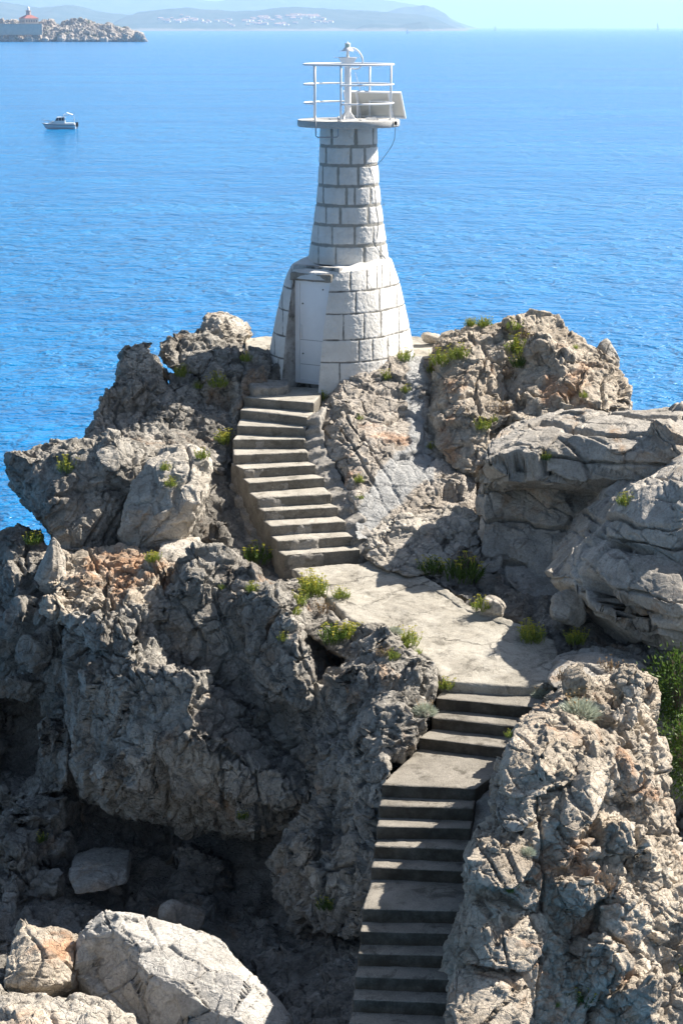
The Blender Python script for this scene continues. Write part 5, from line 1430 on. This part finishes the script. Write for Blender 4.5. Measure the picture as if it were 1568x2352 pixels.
lb = P(67, 55, IY + 22)
lh = empty('lighthouse', (lb.x, lb.y, lb.z), R(32), 'red-roofed stone lighthouse house on the far islet', 'lighthouse')
wall_m = plain_mat('lighthouse_stone_wall', (0.50, 0.43, 0.36), 0.9, 0, .1, .3)
roof_m = plain_mat('red_tile_roof', (0.30, 0.10, 0.075), 0.8, 0, .15, .4)
win_m = plain_mat('dark_window', (0.04, 0.04, 0.05), .3)
KX = IY / 4500.0
a = 8.4; hh = 6.2
mb = MB(); mb.box((0, 0, hh / 2 - 1), (a, a, hh / 2 + 1)); mb.build('wall', wall_m, lh)
mb = MB(); e = a + .7
mb.add([(-e, -e, hh), (e, -e, hh), (e, e, hh), (-e, e, hh), (-2.6, -2.6, hh + 3.9), (2.6, -2.6, hh + 3.9), (2.6, 2.6, hh + 3.9), (-2.6, 2.6, hh + 3.9)], [(3, 2, 1, 0), (4, 5, 6, 7), (0, 1, 5, 4), (1, 2, 6, 5), (2, 3, 7, 6), (3, 0, 4, 7)])
mb.build('roof', roof_m, lh)
mb = MB(); mb.lathe([(3.0, hh + 3), (2.7, hh + 8.2), (3.3, hh + 8.3), (3.3, hh + 8.8), (1.7, hh + 8.85)], (0, 0, 0), 12); mb.build('tower', plain_mat('lighthouse_tower_stone', (.42, .32, .28), .9), lh)
mb = MB(); mb.lathe([(1.6, hh + 8.85), (1.6, hh + 11.2), (1.9, hh + 11.3), (1.2, hh + 12.4), (.3, hh + 13), (.1, hh + 14.2)], (0, 0, 0), 12); mb.build('lantern', M['white_metal'], lh)
for k in range(5):
    t = -6 + 3 * k
    mb = MB(); mb.box((t, -a - .02, 3.2), (.55, .05, 1.0)); mb.build('window', win_m, lh)
    mb = MB(); mb.box((a + .02, t, 3.2), (.05, .55, 1.0)); mb.build('window', win_m, lh)
    mb = MB(); mb.box((-a - .02, t, 3.2), (.05, .55, 1.0)); mb.build('window', win_m, lh)
wl = P(45, 62, IY + 4)
mb = MB()
mb.box((0, 0, -3), (26, 2.0, 5.8)); mb.box((0, -.1, 3.1), (26, 2.4, .4))
rt = mb.build('retaining_wall', wall_m, None); rt.location = (wl.x, wl.y, wl.z); rt.rotation_euler = (0, 0, R(4))
tag(rt, 'long stone retaining wall below the lighthouse house on the far islet', 'wall')

# ------------------------------------------------------------------ far shores
hill_m, n, b = new_mat('far_scrub_hillside')
g = N(n, 'ShaderNodeNewGeometry')
c = mixc(n, ramp(n, noise(n, g.outputs['Position'], .004, 9, .7), .40, .62), (0.022, 0.050, 0.036), (0.06, 0.080, 0.062))
sx = N(n, 'ShaderNodeSeparateXYZ'); n.links.new(g.outputs['Position'], sx.inputs[0])
shore = ramp(n, math_n(n, 'ADD', sx.outputs['Z'], math_n(n, 'MULTIPLY', noise(n, g.outputs['Position'], .01, 6, .7), -26.0)), -8.0, -2.0, .35, 0)
c = mixc(n, shore, c, (0.42, 0.36, 0.30))
n.links.new(c, b.inputs['Base Color']); b.inputs['Roughness'].default_value = 1.0

HILLS = []
def hill(name, Y, depth, prof, label, seed, rough=.05):
    """a ridge: prof gives (u, height of the crest in picture units over the waterline); the land falls to the water on both sides"""
    u0, u1 = prof[0][0], prof[-1][0]
    nu, nv = 260, 44
    us = np.linspace(u0, u1, nu)
    hp = np.interp(us, [p[0] for p in prof], [p[1] for p in prof]) * Y / FPX
    hp = np.convolve(np.pad(hp, 4, 'edge'), np.ones(9) / 9, 'valid')
    X = (us - 784.0) / FPX * Y * 1.03
    tt = np.linspace(-1, 1, nv)
    co = np.zeros((nv, nu, 3), np.float32)
    for j, t in enumerate(tt):
        co[j, :, 0] = X; co[j, :, 1] = Y + depth * t
        s_ = (1 - abs(t)) ** .8
        co[j, :, 2] = hp * s_
    fl = co.reshape(-1, 3)
    pk = fbm(fl * np.array([1 / 260, 1 / 260, 0], np.float32) * (9000 / Y), 5, seed, .55)
    fine = fbm(fl * np.array([1 / 45, 1 / 45, 0], np.float32) * (9000 / Y), 3, seed + 9, .6)
    sl_ = np.repeat(((1 - np.abs(tt)) ** .8)[:, None], nu, 1).ravel()
    hm = np.tile(hp, nv)
    fl[:, 2] += (pk * hm * .22 * sl_ * np.minimum(1, 1.0) * (1 - .75 * (sl_ > .93)) + fine * hm * rough * sl_ ** .5) - 3.0
    fs = grid_faces(nv, nu, False)
    o = mesh_obj(name, fl.tolist(), fs, hill_m, None, True)
    tag(o, label, 'hill', kind='structure')
    HILLS.append((o, Y, depth, X, hp))
    return o
hill('hill', 5200, 420, [(-60, 16), (0, 23), (30, 23), (80, 17), (120, 18), (160, 22), (200, 25), (240, 26), (280, 23), (305, 19), (318, 11), (335, 6), (352, 2), (365, 0)], 'dark wooded headland behind the islet', 41, .10)
hill('hill', 9500, 1400, [(-80, 78), (0, 70), (60, 62), (130, 50), (200, 56), (260, 42), (330, 34), (380, 20)], 'hazy hill at the far left', 42)
hill('hill', 9000, 1200, [(300, 10), (340, 40), (400, 48), (450, 52), (500, 46), (550, 43), (600, 44), (640, 50), (690, 53), (760, 48), (830, 46), (900, 40), (960, 36), (1000, 22), (1040, 0)], 'long hazy hill with scattered white villages', 43)
hill('hill', 11500, 1000, [(860, 30), (910, 50), (960, 55), (985, 48), (1005, 38), (1020, 22), (1040, 9), (1052, 0)], 'pale far hill dropping to the sea in the middle', 44)
hill('hill', 7600, 260, [(795, 0), (812, 5), (830, 14), (850, 18), (875, 16), (905, 13), (930, 19), (955, 23), (972, 20), (978, 6), (985, 0)], 'small bluff headland below the long hazy hill', 45)
hill('hill', 13500, 300, [(1000, 0), (1012, 6), (1030, 15), (1040, 14), (1048, 7), (1054, 0)], 'tiny far cape at the end of the hills', 46)
hill('hill', 17000, 2200, [(-100, 190), (100, 130), (280, 75), (420, 68), (520, 60), (620, 90), (740, 68), (880, 62), (980, 45), (1060, 0)], 'faint high mountains behind the villages', 47)

house_m = plain_mat('white_house_wall', (0.80, 0.76, 0.70), .9, 0, .05, .1)
hr = plain_mat('clay_roof', (0.36, 0.24, 0.18), .9)
def house(x, y, z, w_, d_, h, rz):
    root = empty('house', (x, y, z), rz, 'small pale house among the villages on the long hazy hill', 'house', 'houses on the far hillside')
    m1 = MB(); m1.box((0, 0, h / 2 - 2), (w_, d_, h / 2 + 2)); m1.build('wall', house_m, root)
    m2 = MB(); m2.add([(-w_ - .5, -d_ - .5, h), (w_ + .5, -d_ - .5, h), (w_ + .5, d_ + .5, h), (-w_ - .5, d_ + .5, h), (-w_, 0, h + 3), (w_, 0, h + 3)], [(3, 2, 1, 0), (0, 1, 5, 4), (2, 3, 4, 5), (1, 2, 5), (3, 0, 4)]); m2.build('roof', hr, root)
    return root
hb = random.Random(5)
bpy.context.view_layer.update()
dg = bpy.context.evaluated_depsgraph_get()
clusters = [(395, 47, 22, 2.0, 16), (435, 46, 14, 2.5, 8), (640, 41, 34, 2.0, 20), (690, 38, 22, 2, 14), (720, 38, 14, 2, 8), (560, 48, 30, 3, 12), (600, 56, 30, 3, 10), (480, 50, 26, 3, 6), (650, 58, 18, 2, 8), (740, 52, 10, 3, 6)]
for cu, cv, su, sv_, k in clusters:
    for _ in range(k):
        u, v_ = hb.gauss(cu, su), hb.gauss(cv, sv_)
        d_ = ray(u, v_).normalized()
        hit, locp, nn, idx, ob, mt = scene.ray_cast(dg, Vector((d_.x * 6000, d_.y * 6000, CAM_Z + d_.z * 6000)), d_)
        if hit and ob.name.startswith('hill') and locp.y < 9500:
            house(locp.x, locp.y, locp.z - 1, hb.uniform(5, 12), hb.uniform(4, 7), hb.uniform(4, 8), hb.uniform(-.5, .5))

def sailboat(u, Y, h, label):
    x = (u - 784) / FPX * Y * 1.03
    r_ = empty('sailboat', (x, Y, 0), R(20), label, 'sailboat')
    m1 = MB(); L = h * .42
    m1.add([(-L, 0, h * .12), (-L * .5, -h * .1, h * .1), (L, -h * .09, h * .1), (L, h * .09, h * .1), (-L * .5, h * .1, h * .1), (-L * .7, 0, -.5), (L * .95, 0, -.5)], [(0, 1, 2, 3, 4), (0, 5, 1), (1, 5, 6, 2), (2, 6, 3), (3, 6, 5, 4), (4, 5, 0)])
    m1.build('hull', boat_w, r_)
    m2 = MB(); m2.tube([(0, 0, 0), (0, 0, h)], h * .012, 6); m2.build('mast', M['grey_metal'], r_)
    m3 = MB(); m3.add([(.02 * h, 0, h * .18), (L * .9, h * .03, h * .18), (.02 * h, 0, h * .97), (.02 * h, .12, h * .18), (L * .9, h * .03 + .12, h * .18), (.02 * h, .12, h * .97)], [(0, 1, 2), (5, 4, 3), (0, 3, 4, 1), (1, 4, 5, 2), (2, 5, 3, 0)]); m3.build('sail', boat_w, r_)
sailboat(925, 5200, 12, 'tiny white sailboat below the small bluff headland')
sailboat(1115, 9000, 22, 'tiny sailboat on the horizon just right of the hills')
sailboat(1319, 10500, 20, 'tiny sailboat on the horizon in the middle of the open water')
sailboat(1466, 9500, 34, 'tall distant sailboat on the horizon at the far right')

# ------------------------------------------------------------------ plants
bpy.context.view_layer.update()
dg = bpy.context.evaluated_depsgraph_get()

def blade(mb, base, d, L, w, rng, bend=.4, seg=3):
    side = d.cross(Vector((rng.uniform(-1, 1), rng.uniform(-1, 1), rng.uniform(-1, 1)))).normalized()
    p = Vector(base); vs = []; dd = d.copy()
    for i in range(seg + 1):
        t = i / seg
        ww = w * (0.75 + .5 * t if t < .5 else 1.0 - (t - .5) * 1.6)
        vs += [p + side * ww, p - side * ww]
        dd = (dd + Vector((rng.uniform(-.2, .2), rng.uniform(-.2, .2), -bend * .2))).normalized()
        p = p + dd * (L / seg)
    mb.add(vs, [(2 * i, 2 * i + 1, 2 * i + 3, 2 * i + 2) for i in range(seg)])

def samphire_proto(seed, n_st, flowers, dry=False):
    """a cushion of branching stems with short fleshy leaves; flat flower heads stand above"""
    rg = random.Random(seed)
    lf, fls = MB(), []
    for k in range(n_st):
        a = rg.uniform(0, 6.283); r_ = rg.uniform(0, .42) ** 1.0
        b0 = Vector((math.cos(a) * r_ * .8, math.sin(a) * r_ * .8, -.05))
        d = Vector((math.cos(a) * r_ * 1.2 + rg.uniform(-.3, .3), math.sin(a) * r_ * 1.2 + rg.uniform(-.3, .3), 1)).normalized()
        L = rg.uniform(.18, .5) * (1 - .5 * r_)
        tip = b0 + d * L
        lf.tube([b0, b0 + d * L * .5, tip], [.010, .008, .005], 4)
        for j in range(rg.randint(7, 12)):
            t = rg.uniform(.25, 1.0)
            q = b0 + d * L * t
            dd = (d * .7 + Vector((rg.uniform(-1, 1), rg.uniform(-1, 1), rg.uniform(-.1, .9)))).normalized()
            blade(lf, q, dd, rg.uniform(.06, .15), rg.uniform(.008, .014), rg)
        if rg.random() < flowers:
            top = tip + Vector((rg.uniform(-.05, .05), rg.uniform(-.05, .05), rg.uniform(.06, .2)))
            fl = MB(); fls.append(fl)
            fl.tube([tip, top], [.007, .005], 4)
            for j in range(9):
                a2 = rg.uniform(0, 6.283); r2 = rg.uniform(0, .055)
                c_ = top + Vector((math.cos(a2) * r2, math.sin(a2) * r2, .02 - r2 * .2))
                fl.tube([top, c_], .002, 3, cap=False)
                fl.lathe([(.003, -.006), (.014, 0), (.011, .006), (.002, .010)], c_, 5)
    return lf, fls

def silver_proto(seed):
    rg = random.Random(seed)
    lf, fls = MB(), []
    for k in range(900):
        a = rg.uniform(0, 6.283); u_ = rg.uniform(0, 1)
        el = math.acos(1 - u_ * .95)
        d = Vector((math.cos(a) * math.sin(el), math.sin(a) * math.sin(el), math.cos(el)))
        b0 = Vector((d.x * .26, d.y * .26, d.z * .16 - .04))
        blade(lf, b0, (d + Vector((rg.uniform(-.4, .4), rg.uniform(-.4, .4), rg.uniform(0, .5)))).normalized(), rg.uniform(.08, .2), .008, rg, .3)
    for k in range(14):
        a = rg.uniform(0, 6.283); d = Vector((math.cos(a) * .4, math.sin(a) * .4, 1)).normalized()
        p = Vector((math.cos(a) * .15, math.sin(a) * .15, .1)); q = p + d * rg.uniform(.18, .32)
        fl = MB(); fls.append(fl)
        fl.tube([p, q], .003, 3)
        fl.lathe([(.004, -.01), (.018, 0), (.014, .012), (.003, .016)], q, 5)
    return lf, fls

def grass_proto(seed):
    rg = random.Random(seed)
    lf = MB()
    for k in range(150):
        a = rg.uniform(0, 6.283); r_ = rg.uniform(0, .2)
        d = Vector((math.cos(a) * r_ * 2.2, math.sin(a) * r_ * 2.2, 1)).normalized()
        blade(lf, (math.cos(a) * r_, math.sin(a) * r_, -.04), d, rg.uniform(.15, .42), .006, rg, .5)
    return lf, []

PROTO = {}
for nm, (lf, fls), m1, m2 in [('s0', samphire_proto(1, 60, .35), 'leaf', 'umbel'), ('s1', samphire_proto(2, 46, .12), 'leaf', 'umbel'), ('s2', samphire_proto(3, 70, .55), 'leaf', 'umbel'), ('s3', samphire_proto(4, 60, .2), 'leaf_dark', 'umbel'),
                              ('v0', silver_proto(5), 'silver', 'dry'), ('g0', grass_proto(6), 'leaf', 'umbel'), ('d0', samphire_proto(8, 30, .5), 'twig', 'dry')]:
    def mk(mbx, name, mat):
        if not mbx.v: return None
        me = bpy.data.meshes.new(name); me.from_pydata(mbx.v, [], mbx.f); me.materials.append(mat); me.update(); return me
    PROTO[nm] = [(mk(lf, 'foliage', M[m1]), 'foliage')] + [(mk(fl, 'flower_head', M[m2]), 'flower_head') for fl in fls]
NAMES = {'s': ('samphire', 'plant'), 'v': ('silver_shrub', 'shrub'), 'g': ('grass_tuft', 'grass tuft'), 'd': ('dry_plant', 'dead plant')}
PL = []
prg = random.Random(3)
def plant(kind, u, v, wpx, label, group=None, hz=1.0):
    d = ray(u, v).normalized()
    hit, p, nn, idx, ob, mt = scene.ray_cast(dg, cam.location, d)
    if not hit: return
    dist = (p - cam.location).length
    if dist > 60: return
    s_ = wpx * 1.2 * dist / FPX / .95
    nm, ct = NAMES[kind[0]]
    root = empty(nm, p, prg.uniform(0, 6.28), label, ct, group)
    root.scale = (s_, s_, s_ * hz)
    for me, pn in PROTO[kind]:
        if me is None: continue
        o = bpy.data.objects.new(pn, me); col.objects.link(o); o.parent = root
    PL.append(root)

SAM = 'samphire growing in the rock cracks'
for a in [
 ('s2', 722, 1362, 74, 'bright samphire clump in flower at the left edge of the walkway below the upper steps', SAM),
 ('s0', 782, 1372, 40, 'small yellow samphire beside the walkway, right of the bright clump', SAM),
 ('s0', 690, 1385, 44, 'green samphire hanging just left of the bright walkway clump', SAM),
 ('s3', 762, 1470, 70, 'dark samphire in the shaded cleft below the walkway', SAM),
 ('s2', 800, 1462, 56, 'samphire with tall yellow flower heads at the mouth of the shaded cleft', SAM),
 ('d0', 742, 1405, 40, 'brown withered plant between the samphire clumps left of the walkway', None),
 ('s0', 935, 1482, 62, 'long trailing samphire on the left edge of the walkway above the lower steps', SAM),
 ('s1', 900, 1512, 40, 'small samphire on the rock left of the trailing one', SAM),
 ('v0', 905, 1452, 40, 'small silver cushion at the left edge of the walkway', None),
 ('s2', 1222, 1470, 66, 'samphire with yellow umbels growing on the right edge of the walkway', SAM),
 ('s2', 1322, 1476, 48, 'samphire with yellow umbels between the walkway end and the massive boulder', SAM),
 ('s0', 1104, 1398, 46, 'samphire beside the sunlit stone on the right kerb', SAM),
 ('s3', 1058, 1330, 92, 'large dark samphire bush in the shadow beside the kerb', SAM),
 ('s3', 992, 1312, 62, 'shaded samphire at the corner of the kerb near the upper steps', SAM),
 ('s0', 1010, 836, 54, 'lush samphire on the left shoulder of the right crag', SAM),
 ('s0', 1055, 822, 48, 'lush samphire higher on the left shoulder of the right crag', SAM),
 ('s0', 990, 856, 32, 'small samphire at the lower end of the lush row on the right crag', SAM),
 ('s0', 1186, 808, 62, 'tall samphire filling the cleft in the middle of the right crag', SAM),
 ('s3', 1192, 840, 44, 'dark samphire lower in the cleft of the right crag', SAM),
 ('s1', 1176, 755, 40, 'samphire near the top of the cleft in the right crag', SAM),
 ('s2', 1078, 748, 30, 'small samphire on the left top of the right crag', SAM),
 ('s2', 1112, 750, 36, 'flowering samphire on the flat top of the right crag', SAM),
 ('d0', 1170, 870, 34, 'rusty dead plant in the dark crack of the right crag', None),
 ('d0', 1150, 948, 40, 'rusty dead plant at the foot of the right crag', None),
 ('s0', 932, 826, 38, 'bright samphire on the rim by the tower base', SAM),
 ('s0', 885, 870, 32, 'samphire in the hollow under the tower base rim', SAM),
 ('s0', 931, 900, 26, 'samphire halfway down the left of the cement runnel', SAM),
 ('s1', 826, 963, 20, 'tiny samphire on the buff rock face above the steps', SAM),
 ('s0', 744, 918, 32, 'samphire where the landing meets the buff rock', SAM),
 ('s0', 988, 1030, 24, 'small samphire at the elbow of the cement runnel', SAM),
 ('s0', 1106, 984, 40, 'samphire at the left end of the long flat boulder', SAM),
 ('s1', 1132, 968, 26, 'little green tuft on top of the long flat boulder', SAM),
 ('s0', 1340, 912, 22, 'tiny samphire low on the right end of the right crag', SAM),
 ('g0', 1322, 800, 24, 'grass tuft high on the right crag', None),
 ('s0', 825, 1106, 26, 'samphire low on the buff rock face beside the steps', SAM),
 ('s1', 826, 1146, 20, 'tiny samphire just above the grey patch beside the steps', SAM),
 ('s0', 1432, 1158, 42, 'samphire on top of the massive right boulder', SAM),
 ('s3', 1255, 1055, 26, 'dark tuft in the face of the long flat boulder', SAM),
 ('s2', 518, 1016, 44, 'tall samphire with a yellow head left of the upper steps', SAM),
 ('s0', 466, 1052, 34, 'samphire on the top of the tall split rock', SAM),
 ('s0', 380, 1080, 28, 'samphire on the face of the tall split rock', SAM),
 ('s0', 394, 1116, 32, 'lower samphire on the face of the tall split rock', SAM),
 ('s0', 156, 1080, 52, 'samphire on the overhanging outcrop at the left', SAM),
 ('s0', 420, 862, 38, 'samphire under the large perched boulder on the left crag', SAM),
 ('s0', 500, 885, 46, 'sunlit samphire in the hollow of the left crag', SAM),
 ('g0', 455, 890, 40, 'dry yellow grass in the hollow of the left crag', None),
 ('s0', 566, 828, 28, 'samphire at the left corner of the terrace', SAM),
 ('s2', 350, 1288, 36, 'flowering samphire beside the small flat-topped block', SAM),
 ('s3', 76, 1246, 44, 'dark samphire at the far left edge below the outcrop', SAM),
 ('s3', 585, 1290, 70, 'dark growth in the gully at the foot of the upper steps', SAM),
 ('g0', 512, 1352, 30, 'small grass tuft on the ridge of the central cliff', None),
 ('s0', 578, 1358, 34, 'small samphire on the ridge of the central cliff', SAM),
 ('s0', 650, 1470, 30, 'lone samphire on the sunlit edge of the central cliff', SAM),
 ('s0', 676, 1410, 34, 'samphire on the shoulder of the central cliff', SAM),
 ('s0', 1022, 1580, 40, 'samphire hanging over the top of the lower steps', SAM),
 ('v0', 975, 1636, 62, 'silver cushion on the left side of the lower steps', None),
 ('v0', 1330, 1640, 105, 'large silver cushion on top of the foreground crag', None),
 ('v0', 1242, 1598, 50, 'silver cushion with brown dry heads at the right of the lower steps', None),
 ('d0', 1290, 1560, 40, 'pale dead plant behind the silver cushions', None),
 ('s1', 1172, 1692, 30, 'small samphire at the right end of the steps above the landing', SAM),
 ('v0', 1210, 1960, 44, 'grey spiky tuft under the smooth block of the foreground crag', None),
 ('s3', 1176, 2046, 34, 'dark cushion in a crack low on the foreground crag', SAM),
 ('s3', 1330, 2300, 74, 'dark green bush low on the foreground crag', SAM),
 ('d0', 1070, 1300, 50, 'dry woody stems in the shadow behind the large dark samphire bush', None),
 ('d0', 880, 1505, 34, 'rusty dry stems on the rock above the lower steps', None),
 ('g0', 700, 1350, 36, 'dry grass beside the bright samphire clump at the walkway edge', None),
 ('d0', 1205, 775, 34, 'dry brown plant beside the tall samphire in the cleft of the right crag', None),
 ('g0', 960, 1500, 30, 'small grass tuft on the verge above the lower steps', None),
 ('d0', 1400, 1540, 44, 'bare pale twigs on the top of the foreground crag', None),
 ('g0', 1280, 2310, 30, 'grass tuft left of the dark bush on the foreground crag', None),
 ('s3', 750, 2085, 44, 'dark samphire on the foot of the fissured pillar', SAM),
 ('s3', 560, 1880, 30, 'dark tuft under the overhang of the central cliff', SAM),
 ('s3', 95, 1930, 34, 'dark tuft on the cave rubble at the left', SAM),
 ('s0', 1560, 2230, 26, 'small tuft at the lower right edge', SAM)]:
    plant(*a)

# green shrub at the right edge
def shrub(u, v, Y, rad, n_leaf, label, seed):
    rg = random.Random(seed)
    c_ = P(u, v, Y)
    root = empty('shrub', c_, 0, label, 'shrub', None)
    tw, lf = MB(), MB()
    for k in range(26):
        a = rg.uniform(0, 6.283); el = rg.uniform(.1, 1.4)
        d = Vector((math.cos(a) * math.cos(el) * rad[0], math.sin(a) * math.cos(el) * rad[1], math.sin(el) * rad[2]))
        tw.tube([Vector((0, 0, -rad[2] * .6)), d * .4 + Vector((0, 0, -.1)), d * rg.uniform(.8, 1.05)], [.018, .01, .004], 4)
    cl = []
    for k in range(46):
        d = Vector((rg.gauss(0, 1), rg.gauss(0, 1), rg.gauss(0, 1))).normalized() * rg.uniform(.55, 1.0)
        cl.append(Vector((d.x * rad[0], d.y * rad[1], d.z * rad[2])))
    for k in range(n_leaf):
        q = rg.choice(cl) + Vector((rg.gauss(0, .10), rg.gauss(0, .10), rg.gauss(0, .10)))
        d = (q.normalized() + Vector((rg.uniform(-1, 1), rg.uniform(-1, 1), rg.uniform(-.4, 1)))).normalized()
        blade(lf, q, d, rg.uniform(.03, .07), rg.uniform(.007, .014), rg, .3, 2)
    tw.build('branches', M['twig'], root); lf.build('foliage', M['leaf_dark'], root)
shrub(1556, 1590, 25.9, (.42, .45, .55), 4200, 'leafy green shrub at the right edge behind the foreground crag', 91)
shrub(1574, 1730, 25.2, (.32, .35, .5), 2800, 'lower leafy green shrub at the right edge hanging down the crag', 92)

# ------------------------------------------------------------------ haze over the water
hz = bpy.data.materials.new('sea_haze'); hz.use_nodes = True
n = hz.node_tree; n.nodes.clear()
pv = n.nodes.new('ShaderNodeVolumePrincipled'); mo_ = n.nodes.new('ShaderNodeOutputMaterial')
pv.inputs['Color'].default_value = (0.53, 0.75, 1.0, 1)
pv.inputs['Density'].default_value = 0.000075
pv.inputs['Anisotropy'].default_value = 0.2
n.links.new(pv.outputs[0], mo_.inputs['Volume'])
mb = MB(); mb.box((0, 15000, 349), (26500, 15400, 351)); o = mb.build('haze', hz)
tag(o, 'thin pale blue sea haze fading the far hills', 'haze', kind='stuff')
